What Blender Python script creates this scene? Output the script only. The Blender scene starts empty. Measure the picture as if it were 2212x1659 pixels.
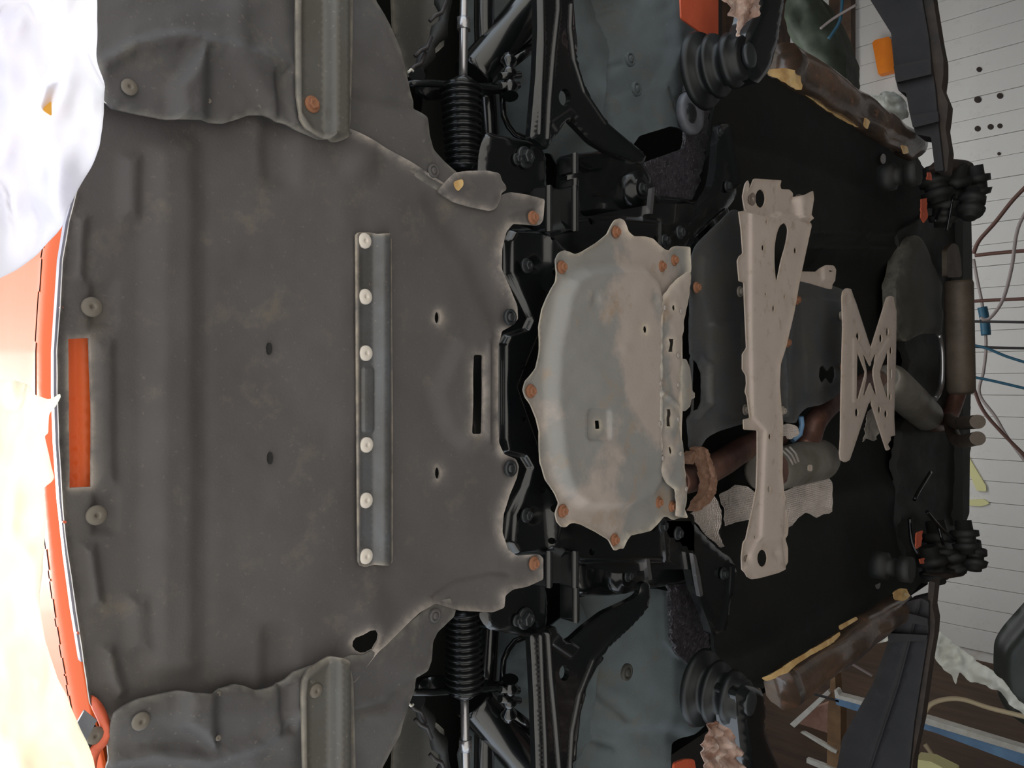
import bpy, bmesh, math, random
import numpy as np
from mathutils import Vector, Matrix, noise
from mathutils.geometry import delaunay_2d_cdt
random.seed(7)
S = bpy.context.scene
COL = S.collection

# ------------------------------------------------------------------ camera
F = 1600.0; CX, CY = 1106.0, 829.5
PITCH = math.radians(44.07); C_, S_ = math.cos(PITCH), math.sin(PITCH)
CAM = Vector((0, 0, 1.5))
cd = bpy.data.cameras.new('camera'); cam = bpy.data.objects.new('camera', cd); COL.objects.link(cam)
cd.sensor_width = 36; cd.lens = F / 2212 * 36; cd.clip_start = .02
R = Matrix(((0, 1, 0), (S_, 0, -C_), (-C_, 0, -S_)))
cam.matrix_world = Matrix.Translation(CAM) @ R.to_4x4()
S.camera = cam

# ------------------------------------------------------------------ light
S.view_settings.view_transform = 'Standard'; S.view_settings.look = 'None'
S.view_settings.gamma = 1; S.view_settings.use_curve_mapping = False
S.view_settings.exposure = -0.15
W = bpy.data.worlds.new('sky'); S.world = W; W.use_nodes = True
bg = W.node_tree.nodes['Background']
bg.inputs[0].default_value = (.80, .90, 1.0, 1); bg.inputs[1].default_value = 1.95
sl = bpy.data.lights.new('sun', 'SUN'); sl.energy = 6.5; sl.angle = math.radians(2); sl.color = (1, .98, .95)
so = bpy.data.objects.new('sun', sl); COL.objects.link(so)
so.rotation_euler = Vector((.15, .45, -1)).to_track_quat('-Z', 'Y').to_euler()

al = bpy.data.lights.new('back_wall_fill', 'AREA'); al.energy = 60; al.shape = 'RECTANGLE'; al.size = 4.5; al.size_y = .5; al.color = (.97, 1, 1)  # added fill without a visible source, brightens the back wall
ao = bpy.data.objects.new('back_wall_fill', al); COL.objects.link(ao); ao.location = (.8, 5.6, 4.9)
ao.rotation_euler = Vector((0, 2.2, -2.4)).to_track_quat('-Z', 'Y').to_euler()

# ------------------------------------------------------------------ helpers
def lin(c):
    return tuple((x / 255 / 12.92) if x / 255 <= .04045 else ((x / 255 + .055) / 1.055) ** 2.4 for x in c) + (1,)

def P(px, py, h=None, Y=None):
    """point where the view ray of a photo pixel meets the level h metres above the lens, or the upright plane Y"""
    dx = CY - py; dy = F * C_ + (px - CX) * S_; dz = F * S_ - (px - CX) * C_
    k = (h / dz) if Y is None else (Y / dy)
    return Vector((dx * k, dy * k, dz * k)) + CAM

def pts(s):
    return [tuple(map(float, p.split(','))) for p in s.split()]

def catmull(p, step=8, closed=True):
    out = []; n = len(p); p = [Vector(q) for q in p]
    rng = range(n) if closed else range(n - 1)
    for i in rng:
        a = p[(i - 1) % n] if closed or i > 0 else p[i]
        b = p[i]; c = p[(i + 1) % n]
        d = p[(i + 2) % n] if closed or i + 2 < n else c
        m = max(1, int((c - b).length / step))
        for j in range(m):
            t = j / m
            out.append(.5 * ((2 * b) + (c - a) * t + (2 * a - 5 * b + 4 * c - d) * t * t + (3 * b - a - 3 * c + d) * t ** 3))
    if not closed: out.append(p[-1])
    return out

def rounded(p, rad=6, step=8):
    p = [Vector(q) for q in p]; n = len(p); q = []
    for i in range(n):
        a, b, c = p[i - 1], p[i], p[(i + 1) % n]
        u, v = a - b, c - b
        r = min(rad, u.length * .45, v.length * .45)
        if r < .3: q.append(b); continue
        s, e = b + u.normalized() * r, b + v.normalized() * r
        k = 4
        for j in range(k + 1):
            t = j / k
            q.append(s * (1 - t) ** 2 + b * 2 * t * (1 - t) + e * t * t)
    return dens(q, step)

def dens(q, step):
    out = []
    for i in range(len(q)):
        a, b = Vector(q[i]), Vector(q[(i + 1) % len(q)])
        m = max(1, int((b - a).length / step + .5))
        for j in range(m): out.append(a + (b - a) * j / m)
    return out

def catmull_lin(p, step):
    out = []; p = [Vector(q) for q in p]
    for a, b in zip(p, p[1:]):
        m = max(1, int((b - a).length / step + .5))
        out += [a + (b - a) * j / m for j in range(m)]
    return out + [p[-1]]

def oval(cx, cy, rx, ry, n=14, rot=0):
    c, s = math.cos(rot), math.sin(rot)
    return [(cx + rx * math.cos(2 * math.pi * i / n) * c - ry * math.sin(2 * math.pi * i / n) * s,
             cy + rx * math.cos(2 * math.pi * i / n) * s + ry * math.sin(2 * math.pi * i / n) * c) for i in range(n)]

def rect(x0, y0, x1, y1): return [(x0, y0), (x1, y0), (x1, y1), (x0, y1)]

def segd(Q, poly, closed=True):
    A = np.array([tuple(v) for v in poly], float)
    B = np.roll(A, -1, 0) if closed else A[1:]
    if not closed: A = A[:-1]
    best = np.full(len(Q), 1e9)
    for a, b in zip(A, B):
        ab = b - a; L = (ab @ ab) + 1e-9
        t = np.clip(((Q - a) @ ab) / L, 0, 1)
        d = np.hypot(*(Q - a - t[:, None] * ab).T)
        best = np.minimum(best, d)
    return best

def inside(Q, poly):
    A = np.array([tuple(v) for v in poly], float); B = np.roll(A, -1, 0)
    r = np.zeros(len(Q), bool); x, y = Q[:, 0], Q[:, 1]
    for (ax, ay), (bx, by) in zip(A, B):
        if ay == by: continue
        m = ((ay > y) != (by > y)) & (x < (bx - ax) * (y - ay) / (by - ay) + ax)
        r ^= m
    return r

def sm(t): t = np.clip(t, 0, 1); return t * t * (3 - 2 * t)

def relief(Q, rel, dout):
    z = np.zeros(len(Q))
    for r in rel or []:
        k = r[0]
        if k == 'pl':      # plateau: polygon, drop towards the viewer, soft edge
            d = segd(Q, r[1]); ins = inside(Q, r[1]); sd = np.where(ins, d, -d)
            z += r[2] * sm(sd / r[3] + .5)
        elif k == 'bead':
            d = segd(Q, r[1], False); z += r[2] * (.5 + .5 * np.cos(np.clip(d / r[3], 0, 1) * math.pi))
        elif k == 'dome':
            d = np.hypot((Q[:, 0] - r[1]) / r[3], (Q[:, 1] - r[2]) / r[4]); z += r[5] * (.5 + .5 * np.cos(np.clip(d, 0, 1) * math.pi))
        elif k == 'lip':
            z += r[1] * (1 - sm(dout / r[2]))
        elif k == 'noise':
            z += np.array([r[2] * noise.fractal(Vector((q[0] / r[1], q[1] / r[1], r[3] if len(r) > 3 else 0)), 1, 2, 4) for q in Q])
        elif k == 'crumple':
            z += np.array([r[2] * (1 - 2 * abs(noise.fractal(Vector((q[0] / r[1], q[1] / r[1] * (r[3] if len(r) > 3 else 1), 3.3)), .9, 2, 4))) for q in Q])
        elif k == 'fn':
            z += r[1](Q[:, 0], Q[:, 1])
    return z

ORG = {}
def emit(name, verts, faces, mat, parent=None, smooth=None, attr=None, sharp=None, label=None, cat=None, group=None, kind=None):
    """link world-space geometry as one mesh object"""
    V = np.array([tuple(v) for v in verts], float); o0 = V.mean(0)
    me = bpy.data.meshes.new(name); me.from_pydata([tuple(v) for v in V - o0], [], faces)
    me.polygons.foreach_set('use_smooth', smooth if smooth is not None else [True] * len(faces))
    if attr is not None:
        a = me.attributes.new('wear', 'FLOAT', 'POINT'); a.data.foreach_set('value', attr)
    if sharp:
        s = set(sharp); a = me.attributes.new('sharp_edge', 'BOOLEAN', 'EDGE')
        for e in me.edges:
            if (min(e.vertices), max(e.vertices)) in s: a.data[e.index].value = True
    me.materials.append(mat); me.update()
    o = bpy.data.objects.new(name, me); COL.objects.link(o)
    ORG[o.name] = Vector(o0)
    if parent: o.parent = parent; o.location = Vector(o0) - ORG[parent.name]
    else: o.location = o0
    tag(o, label, cat, group, kind)
    return o

def tag(o, label=None, cat=None, group=None, kind=None):
    for k, v in (('label', label), ('category', cat), ('group', group), ('kind', kind)):
        if v: o[k] = v
    return o

def thing(name, label, cat, loc, group=None):
    o = bpy.data.objects.new(name, None); COL.objects.link(o); o.location = loc; o.empty_display_size = .1
    ORG[o.name] = Vector(loc)
    return tag(o, label, cat, group)

def sheet(name, outline, mat, parent=None, h=.85, Y=None, holes=(), rel=None, th=.003, grid=12, sh='r', rad=6, wear=6, ray=False, **kw):
    out = {'r': lambda: rounded(outline, rad, grid), 'c': lambda: catmull(outline, grid), 'n': lambda: dens(outline, grid)}[sh]()
    hol = [dens(q, max(grid * .6, 3)) for q in holes]
    O = np.array([tuple(v) for v in out])
    x0, y0 = O.min(0); x1, y1 = O.max(0)
    gx, gy = np.meshgrid(np.arange(x0 + grid / 2, x1, grid), np.arange(y0 + grid / 2, y1, grid))
    gx = gx.copy(); gx[1::2] += grid * .5
    G = np.stack([gx.ravel(), gy.ravel()], 1)
    if len(G):
        k = inside(G, out) & (segd(G, out) > grid * .45)
        for q in hol: k &= ~inside(G, q) & (segd(G, q) > grid * .35)
        G = G[k]
    ex = []
    for q in rel or []:
        if q[0] in ('bead', 'pl'):
            w = q[3]; line = dens(q[1], max(min(grid * .6, w * .7), w * .35, 2.5)) if q[0] == 'pl' else catmull_lin(q[1], max(min(grid * .6, w * .7), w * .35, 2.5))
            L_ = len(line); cl = q[0] == 'pl'
            for i, p_ in enumerate(line):
                a_ = line[(i - 1) % L_] if cl or i else line[i]; b_ = line[(i + 1) % L_] if cl or i < L_ - 1 else line[i]
                t_ = (b_ - a_); 
                if t_.length < 1e-6: continue
                t_.normalize(); nn_ = Vector((-t_.y, t_.x))
                for of in ((-.5, -.25, 0, .25, .5) if cl else (-1, -.5, 0, .5, 1)): ex.append(tuple(p_ + nn_ * of * w))
    if ex:
        cell = {}; md = max(min([grid * .28] + [q[3] * .22 for q in rel if q[0] in ('bead', 'pl')]), .9)
        for p_ in ex: cell.setdefault((round(p_[0] / md), round(p_[1] / md)), p_)
        E_ = np.array(list(cell.values()))
        k = inside(E_, out) & (segd(E_, out) > grid * .3)
        for q in hol: k &= ~inside(E_, q) & (segd(E_, q) > grid * .3)
        E_ = E_[k]
        if len(G) and len(E_):
            keep = np.ones(len(G), bool)
            for i0 in range(0, len(G), 500):
                g_ = G[i0:i0 + 500]
                keep[i0:i0 + 500] = (((g_[:, None, :] - E_[None, :, :]) ** 2).sum(2).min(1) > (grid * .45) ** 2)
            G = np.vstack([G[keep], E_])
    vs = [Vector(v) for v in out]; es = []; n = len(vs)
    es += [(i, (i + 1) % n) for i in range(n)]
    for q in hol:
        b = len(vs); m = len(q); vs += [Vector(v) for v in q]; es += [(b + i, b + (i + 1) % m) for i in range(m)]
    vs += [Vector(tuple(g)) for g in G]
    rv, re, rf, *_ = delaunay_2d_cdt(vs, es, [], 0, 1e-5)
    Q = np.array([tuple(v) for v in rv])
    fc = np.array([Q[list(f)].mean(0) for f in rf])
    k = inside(fc, out)
    for q in hol: k &= ~inside(fc, q)
    fs = [tuple(f) for f, kk in zip(rf, k) if kk]
    used = sorted({i for f in fs for i in f}); mp = {u: i for i, u in enumerate(used)}
    Q = Q[used]; fs = [tuple(mp[i] for i in f) for f in fs]
    dout = segd(Q, out)
    dall = dout.copy()
    for q in hol: dall = np.minimum(dall, segd(Q, q))
    hh = (h(Q[:, 0], Q[:, 1]) if callable(h) else np.full(len(Q), h)) if Y is None else None
    dz = relief(Q, rel, dout)
    dxr = CY - Q[:, 1]; dyr = F * C_ + (Q[:, 0] - CX) * S_; dzr = F * S_ - (Q[:, 0] - CX) * C_
    kk = (hh / dzr) if Y is None else ((Y(Q[:, 0], Q[:, 1]) if callable(Y) else Y) / dyr)
    V = np.stack([dxr * kk, dyr * kk, dzr * kk + 1.5], 1)
    ax = 2 if Y is None else 1
    V[:, ax] -= dz
    N = len(V); T = V.copy(); T[:, ax] += th
    if ray: T = V + (V - np.array([0, 0, 1.5])) * th
    # orient: visible face must look towards the camera
    fl = []
    for f in fs:
        a, b, c = V[f[0]], V[f[1]], V[f[2]]
        nn = np.cross(b - a, c - a)
        fl.append(f if nn[ax] < 0 else f[::-1])
    cnt = {}
    for f in fl:
        for i in range(3):
            a, b = f[i], f[(i + 1) % 3]; cnt.setdefault((min(a, b), max(a, b)), []).append((a, b))
    bd = [v[0] for v in cnt.values() if len(v) == 1]
    faces = list(fl) + [tuple(i + N for i in f[::-1]) for f in fl] + [(b, a, a + N, b + N) for a, b in bd]
    sharp = [(min(a, b), max(a, b)) for a, b in bd] + [(min(a, b) + N, max(a, b) + N) for a, b in bd]
    w = np.exp(-dall / wear)
    return emit(name, np.vstack([V, T]), faces, mat, parent, attr=np.concatenate([w, w]), sharp=sharp, **kw)

def tube(name, path, r, mat, parent=None, n=12, smooth=True, Y=None, rfun=None, step=.02, caps=True, **kw):
    """path of (px,py,h) points (or (px,py) on the upright plane Y); r in metres"""
    p = [P(*q[:2], h=q[2]) if len(q) > 2 and Y is None else P(q[0], q[1], Y=q[2] if len(q) > 2 else Y) for q in path]
    return tube3(name, p, r, mat, parent, n, smooth, rfun, step, **kw)

def tube3(name, p, r, mat, parent=None, n=12, smooth=True, rfun=None, step=.02, **kw):
    p = [Vector(q) for q in p]
    if smooth and len(p) > 2: p = catmull(p, step, False)
    V = []; Fc = []; ref = None; m = len(p)
    for i, q in enumerate(p):
        t = (p[min(i + 1, m - 1)] - p[max(i - 1, 0)]).normalized()
        if ref is None: ref = t.orthogonal().normalized()
        ref = (ref - t * ref.dot(t)).normalized(); b = t.cross(ref)
        rr = rfun(i / (m - 1)) if rfun else r
        for j in range(n):
            a = 2 * math.pi * j / n; V.append(q + (ref * math.cos(a) + b * math.sin(a)) * rr)
    for i in range(m - 1):
        for j in range(n):
            k = (j + 1) % n; Fc.append((i * n + j, i * n + k, (i + 1) * n + k, (i + 1) * n + j))
    Fc.append(tuple(range(n - 1, -1, -1))); Fc.append(tuple((m - 1) * n + j for j in range(n)))
    return emit(name, V, Fc, mat, parent, smooth=[True] * (len(Fc) - 2) + [False] * 2, **kw)

def lathe(name, a, b, prof, mat, parent=None, n=24, **kw):
    """prof: (t 0..1 along a-b, radius m)"""
    a, b = Vector(a), Vector(b); t = (b - a).normalized(); u = t.orthogonal().normalized(); v = t.cross(u)
    V = []; Fc = []; m = len(prof)
    for s, r in prof:
        c = a + (b - a) * s
        for j in range(n):
            w = 2 * math.pi * j / n; V.append(c + (u * math.cos(w) + v * math.sin(w)) * max(r, 1e-4))
    for i in range(m - 1):
        for j in range(n):
            k = (j + 1) % n; Fc.append((i * n + j, i * n + k, (i + 1) * n + k, (i + 1) * n + j))
    Fc.append(tuple(range(n - 1, -1, -1))); Fc.append(tuple((m - 1) * n + j for j in range(n)))
    return emit(name, V, Fc, mat, parent, smooth=[True] * (len(Fc) - 2) + [False] * 2, **kw)

def box(name, lo, hi, mat, parent=None, bevel=.004, **kw):
    bm = bmesh.new(); bmesh.ops.create_cube(bm, size=1)
    c = (Vector(lo) + Vector(hi)) / 2; d = Vector(hi) - Vector(lo)
    for v in bm.verts: v.co = Vector((v.co.x * d.x, v.co.y * d.y, v.co.z * d.z)) + c
    if bevel: bmesh.ops.bevel(bm, geom=bm.edges[:], offset=bevel, segments=1, affect='EDGES')
    bm.verts.index_update()
    o = emit(name, [v.co.copy() for v in bm.verts], [tuple(v.index for v in f.verts) for f in bm.faces], mat, parent,
             smooth=[False] * len(bm.faces), **kw)
    bm.free(); return o

# ------------------------------------------------------------------ materials
def mat(name, c, rough=.6, metal=0, c2=None, mix=.5, scale=8, bump=.15, bscale=120, c3=None, dust=.0, wearc=None, weara=.6,
        coat=0, spec=.5, trans=0, detail=6, sharp=0, stretch=None, rvar=.1, bdist=.002, sss=None):
    m = bpy.data.materials.new(name); m.use_nodes = True; nt = m.node_tree; N, L = nt.nodes, nt.links
    b = N['Principled BSDF']; tc = N.new('ShaderNodeTexCoord')
    mp = N.new('ShaderNodeMapping'); L.new(tc.outputs['Object'], mp.inputs[0])
    if stretch: mp.inputs['Scale'].default_value = stretch
    def noise_(s, d=detail, r=.6):
        n = N.new('ShaderNodeTexNoise'); n.inputs['Scale'].default_value = s; n.inputs['Detail'].default_value = d
        n.inputs['Roughness'].default_value = r; L.new(mp.outputs[0], n.inputs['Vector']); return n.outputs['Fac']
    def ramp(src, a, bb):
        r = N.new('ShaderNodeMapRange'); r.inputs[1].default_value = a; r.inputs[2].default_value = bb
        L.new(src, r.inputs[0]); return r.outputs[0]
    def mixc(f, A, B, fac=1.):
        x = N.new('ShaderNodeMix'); x.data_type = 'RGBA'
        if fac != 1.:
            mu = N.new('ShaderNodeMath'); mu.operation = 'MULTIPLY'; mu.inputs[1].default_value = fac; L.new(f, mu.inputs[0]); f = mu.outputs[0]
        L.new(f, x.inputs[0])
        for s, v in ((6, A), (7, B)):
            if isinstance(v, tuple): x.inputs[s].default_value = v
            else: L.new(v, x.inputs[s])
        return x.outputs[2]
    col = lin(c)
    if c2 and sharp: col = mixc(ramp(noise_(scale), .47, .53), col, lin(c2))
    elif c2: col = mixc(ramp(noise_(scale), .5 - .28 * (1 - mix) - .02, .5 + .28 * (1.02 - mix)), col, lin(c2))
    if c3: col = mixc(ramp(noise_(scale * 3.1, 8, .7), .56, .68), col, lin(c3), .8)
    if dust: col = mixc(ramp(noise_(170, 2), .66, .74), col, lin((160, 150, 138)), dust)
    if wearc:
        at = N.new('ShaderNodeAttribute'); at.attribute_name = 'wear'
        mu = N.new('ShaderNodeMath'); mu.operation = 'MULTIPLY'; L.new(at.outputs['Fac'], mu.inputs[0]); L.new(ramp(noise_(30), .3, .6), mu.inputs[1])
        col = mixc(mu.outputs[0], col, lin(wearc), weara)
    if isinstance(col, tuple): b.inputs['Base Color'].default_value = col
    else: L.new(col, b.inputs['Base Color'])
    b.inputs['Metallic'].default_value = metal; b.inputs['Specular IOR Level'].default_value = spec
    if rvar:
        rr = N.new('ShaderNodeMapRange'); rr.inputs[3].default_value = max(rough - rvar, .02); rr.inputs[4].default_value = min(rough + rvar, 1)
        L.new(noise_(scale * 2), rr.inputs[0]); L.new(rr.outputs[0], b.inputs['Roughness'])
    else: b.inputs['Roughness'].default_value = rough
    b.inputs['Coat Weight'].default_value = coat
    if bump:
        bp = N.new('ShaderNodeBump'); bp.inputs['Strength'].default_value = bump; bp.inputs['Distance'].default_value = bdist
        L.new(noise_(bscale, 3), bp.inputs['Height']); L.new(bp.outputs[0], b.inputs['Normal'])
    if trans:
        tr = N.new('ShaderNodeBsdfTranslucent'); mx = N.new('ShaderNodeMixShader'); mx.inputs[0].default_value = trans
        if isinstance(col, tuple): tr.inputs[0].default_value = col
        else: L.new(col, tr.inputs[0])
        L.new(b.outputs[0], mx.inputs[1]); L.new(tr.outputs[0], mx.inputs[2]); L.new(mx.outputs[0], N['Material Output'].inputs[0])
    return m

def mesh_foil(name, c, size=.006):
    """embossed foil: a fine square grid of dimples"""
    m = mat(name, c, .6, 0, c2=tuple(int(x * .8) for x in c), scale=6, bump=0)
    nt = m.node_tree; N, L = nt.nodes, nt.links
    tc = N.new('ShaderNodeTexCoord'); sp = N.new('ShaderNodeSeparateXYZ'); L.new(tc.outputs['Object'], sp.inputs[0]); hs = []
    for i in (0, 1):
        a = N.new('ShaderNodeMath'); a.operation = 'MULTIPLY'; a.inputs[1].default_value = 2 * math.pi / size; L.new(sp.outputs[i], a.inputs[0])
        s = N.new('ShaderNodeMath'); s.operation = 'SINE'; L.new(a.outputs[0], s.inputs[0]); hs.append(s.outputs[0])
    ad = N.new('ShaderNodeMath'); L.new(hs[0], ad.inputs[0]); L.new(hs[1], ad.inputs[1])
    bp = N.new('ShaderNodeBump'); bp.inputs['Strength'].default_value = .8; bp.inputs['Distance'].default_value = .002
    L.new(ad.outputs[0], bp.inputs['Height']); L.new(bp.outputs[0], N['Principled BSDF'].inputs['Normal'])
    return m

M = {}
M['tray'] = mat('tray_felt', (86, 82, 81), .8, c2=(77, 73, 73), scale=4, bump=.25, bscale=400, dust=.12, wearc=(170, 160, 150), weara=.75, c3=(100, 93, 84))
M['liner'] = mat('liner_plastic', (86, 83, 82), .6, c2=(76, 74, 75), scale=5, spec=.3, bump=.15, bscale=300, dust=.2, wearc=(150, 145, 135), weara=.5, c3=(96, 92, 84))
M['liner_b'] = mat('deflector_plastic', (88, 87, 84), .45, c2=(78, 74, 68), scale=7, bump=.1, bscale=300, dust=.25, wearc=(165, 155, 140), weara=.55)
M['strip'] = mat('stiffener_steel', (98, 100, 104), .42, .25, c2=(82, 80, 78), scale=9, bump=.15, bscale=200, wearc=(185, 172, 155), weara=.8, dust=.3)
M['lipw'] = mat('lip_pale', (150, 148, 162), .5, c2=(130, 128, 142), scale=20, bump=0)
M['orange'] = mat('orange_paint', (230, 104, 50), .35, c2=(225, 98, 45), scale=3, bump=.0, coat=.05, spec=.3, rvar=.04)
M['orange_d'] = mat('orange_dusty', (215, 100, 68), .5, c2=(195, 88, 58), scale=8, bump=.05)
M['black'] = mat('black_paint', (15, 18, 20), .22, c2=(19, 20, 20), scale=8, bump=.06, bscale=40, spec=.6, coat=.5, rvar=.06)
M['black_m'] = mat('black_matte', (24, 25, 25), .65, c2=(31, 30, 28), scale=10, bump=.3, bscale=90)
M['floor_b'] = mat('underseal', (26, 28, 28), .7, c2=(31, 31, 29), scale=6, spec=.3, bump=.3, bscale=70)
M['rubber'] = mat('rubber', (18, 21, 22), .22, c2=(23, 24, 24), scale=20, bump=.05)
M['skid'] = mat('skid_aluminium', (166, 154, 146), .6, .1, c2=(136, 134, 131), mix=.5, scale=3.2, sharp=1, bump=.2, bscale=160, wearc=(205, 192, 172), weara=.7, c3=(150, 130, 110), dust=.1)
M['brace'] = mat('brace_zinc', (184, 169, 160), .6, .1, c2=(174, 161, 153), scale=8, bump=.12, bscale=300, wearc=(165, 145, 120), weara=.5, c3=(150, 136, 122))
M['dent'] = mat('dark_dent', (120, 108, 100), .7, c2=(96, 86, 78), scale=60)  # darker tone for the patches set into the brace dents
M['rust'] = mat('rusty_bolt', (165, 112, 80), .7, .1, c2=(120, 80, 58), scale=200, bump=.4, bscale=500)
M['bolt'] = mat('zinc_bolt', (190, 180, 168), .45, .5, c2=(150, 140, 128), scale=150, bump=.1)
M['bolt_b'] = mat('black_bolt', (48, 50, 52), .35, .3, bump=.1)
M['screw'] = mat('screw_grey', (118, 110, 100), .6, .1, c2=(96, 90, 82), scale=90, bump=.1)
M['washer'] = mat('washer_pale', (222, 214, 204), .5, c2=(200, 190, 178), scale=60, bump=.05)
M['shield'] = mat('shield_plastic', (62, 65, 70), .5, c2=(74, 72, 68), scale=9, bump=.2, bscale=120, dust=.15, wearc=(95, 98, 102), weara=.5, c3=(78, 74, 66))
M['arch'] = mat('arch_felt', (88, 98, 102), .8, c2=(76, 82, 83), scale=4, bump=.3, bscale=300, c3=(88, 86, 78), dust=.12)
M['arch_d'] = mat('arch_grey', (60, 60, 57), .7, c2=(68, 66, 60), scale=6, bump=.2, bscale=300, dust=.2, wearc=(120, 115, 105))
M['foam'] = mat('speckled_foam', (36, 34, 38), .35, c2=(58, 54, 60), scale=60, bump=1, bscale=90, spec=.8, bdist=.006, c3=(135, 130, 140))
M['pipe'] = mat('exhaust_brown', (128, 92, 80), .4, .5, c2=(88, 64, 58), scale=12, bump=.2, bscale=150, c3=(140, 100, 84))
M['flange'] = mat('rusty_flange', (135, 105, 88), .75, .2, c2=(110, 78, 60), scale=60, bump=.8, bscale=200)
M['can'] = mat('catalyst_steel', (135, 130, 122), .5, .5, c2=(112, 106, 97), scale=10, bump=.1, bscale=100, wearc=(160, 120, 90))
M['pad'] = mat('pad_black', (17, 19, 20), .42, c2=(24, 25, 25), scale=8, bump=.1, spec=.4)
M['ring'] = mat('grey_ring', (112, 114, 122), .5, c2=(90, 92, 98), scale=20)
M['silencer'] = mat('dull_silencer', (98, 86, 74), .6, .2, c2=(76, 64, 54), scale=8, bump=.1)
M['foil'] = mesh_foil('embossed_foil', (250, 236, 226))
M['foil_p'] = mat('plain_foil', (200, 190, 178), .5, .4, c2=(150, 142, 134), scale=30, bump=.3, bscale=60)
M['film'] = mat('brown_film', (92, 72, 58), .3, c2=(46, 38, 32), scale=7, bump=.5, bscale=9, c3=(120, 84, 66), stretch=(2.2, .8, 1), coat=.4, bdist=.01)
M['film_y'] = mat('yellow_film', (228, 196, 138), .35, c2=(180, 140, 90), scale=14, bump=.4, bscale=30, coat=.3, bdist=.006)
M['film_t'] = mat('yellow_tape', (250, 215, 110), .4, c2=(240, 190, 90), scale=10, bump=0, trans=.5)
M['wrap'] = mat('white_wrap', (244, 244, 246), .5, c2=(222, 222, 232), scale=3, bump=.12, bscale=12, bdist=.01, trans=.6)
M['wrap_w'] = mat('loose_white_plastic', (242, 244, 236), .4, c2=(222, 220, 210), scale=12, bump=.3, bscale=20, bdist=.005, trans=.35)
M['wrap_y'] = mat('yellow_wrap', (248, 247, 240), .5, c2=(246, 242, 222), scale=3, bump=.12, bscale=12, bdist=.01, trans=.6)
M['wrap_p'] = mat('pink_wrap', (225, 200, 188), .35, c2=(150, 110, 92), scale=14, bump=.6, bscale=30, bdist=.01, trans=.3, c3=(240, 232, 225))
M['lift'] = mat('lift_steel', (38, 36, 39), .65, c2=(31, 30, 32), scale=5, bump=.15, bscale=40, spec=.3, wearc=(52, 46, 42), weara=.4, c3=(42, 41, 46))
M['lift_r'] = mat('lift_rusty', (60, 46, 36), .75, c2=(36, 30, 26), scale=10, bump=.3, bscale=60)
M['board'] = mat('wall_board', (222, 218, 212), .6, c2=(212, 208, 204), scale=1.2, bump=.05, bscale=30, c3=(200, 188, 172))
M['conc_in'] = mat('low_bounce_concrete', (92, 88, 84), .8, c2=(74, 70, 66), scale=1.5, bump=.2, bscale=30)  # unseen inner floor, colour darkened to cut bounce light towards the rear
M['wood'] = mat('dark_timber', (92, 68, 50), .7, c2=(62, 46, 34), scale=6, bump=.3, bscale=30, stretch=(1, 1, .2))
M['woodl'] = mat('light_timber', (150, 118, 84), .7, c2=(120, 92, 64), scale=6, bump=.2, bscale=30)
M['brick'] = mat('plaster_pink', (178, 140, 122), .85, c2=(150, 112, 92), scale=9, bump=.5, bscale=30)
M['conc'] = mat('concrete_floor', (185, 180, 172), .85, c2=(168, 163, 155), scale=1.5, bump=.2, bscale=30)
M['tarp'] = mat('green_tarp', (66, 74, 60), .7, c2=(48, 54, 44), scale=6, bump=.3, bscale=20)
M['blue'] = mat('blue_cord', (38, 88, 112), .5, bump=0)
M['steelb'] = mat('blue_steel', (120, 158, 196), .4, c2=(100, 135, 170), scale=8, bump=.05)
M['white'] = mat('white_paint', (225, 224, 215), .45, c2=(205, 200, 188), scale=20, bump=.05)
M['cord'] = mat('cord_grey', (150, 138, 134), .5, bump=0)
M['cordb'] = mat('cord_brown', (98, 66, 56), .5, bump=0)
M['cordk'] = mat('cord_black', (48, 44, 44), .5, bump=0)
M['ctan'] = mat('cord_tan', (196, 178, 145), .6, bump=0)
M['tagor'] = mat('orange_card', (250, 140, 30), .5, c2=(240, 130, 30), scale=8, bump=.1)
M['tank'] = mat('dark_tank', (70, 74, 70), .4, c2=(56, 60, 56), scale=4, bump=.05)
M['chrome'] = mat('bare_steel', (170, 168, 170), .25, .9, bump=.1, bscale=60)
M['cream'] = mat('cream_foam', (225, 220, 160), .7, bump=.2)

# ------------------------------------------------------------------ fasteners (meshes shared between copies)
def fastener_mesh(kind, m):
    bm = bmesh.new()
    def ring(prof, n=20, hexa=False):
        rows = []
        for r, z in prof:
            row = [bm.verts.new((r * math.cos(2 * math.pi * j / n), r * math.sin(2 * math.pi * j / n), z)) for j in range(n)]
            rows.append(row)
        for a, b in zip(rows, rows[1:]):
            for j in range(n): bm.faces.new((a[j], b[j], b[(j + 1) % n], a[(j + 1) % n]))
        bm.faces.new(rows[-1][::-1])
    # -z looks down to the viewer; radius 1 = flange radius
    if kind == 'hex':
        ring([(1, .15), (1, -.05), (.92, -.14), (.7, -.2)], 20)
        ring([(.66, -.15), (.66, -.6), (.56, -.68), (.3, -.66), (.2, -.6)], 6)
    elif kind == 'pan':
        ring([(1, .15), (1, -.08), (.85, -.2), (.45, -.26), (.22, -.26), (.16, -.1)], 22)
    elif kind == 'clip':
        ring([(1, .2), (1, -.15), (.9, -.25), (.62, -.25), (.58, -.1), (.5, -.1), (.46, -.3), (.2, -.34)], 20)
    me = bpy.data.meshes.new(kind); 
    bmesh.ops.recalc_face_normals(bm, faces=bm.faces[:])
    for f in bm.faces: f.smooth = kind != 'hex'
    bm.to_mesh(me); bm.free(); me.materials.append(m); return me
FM = {}
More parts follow.
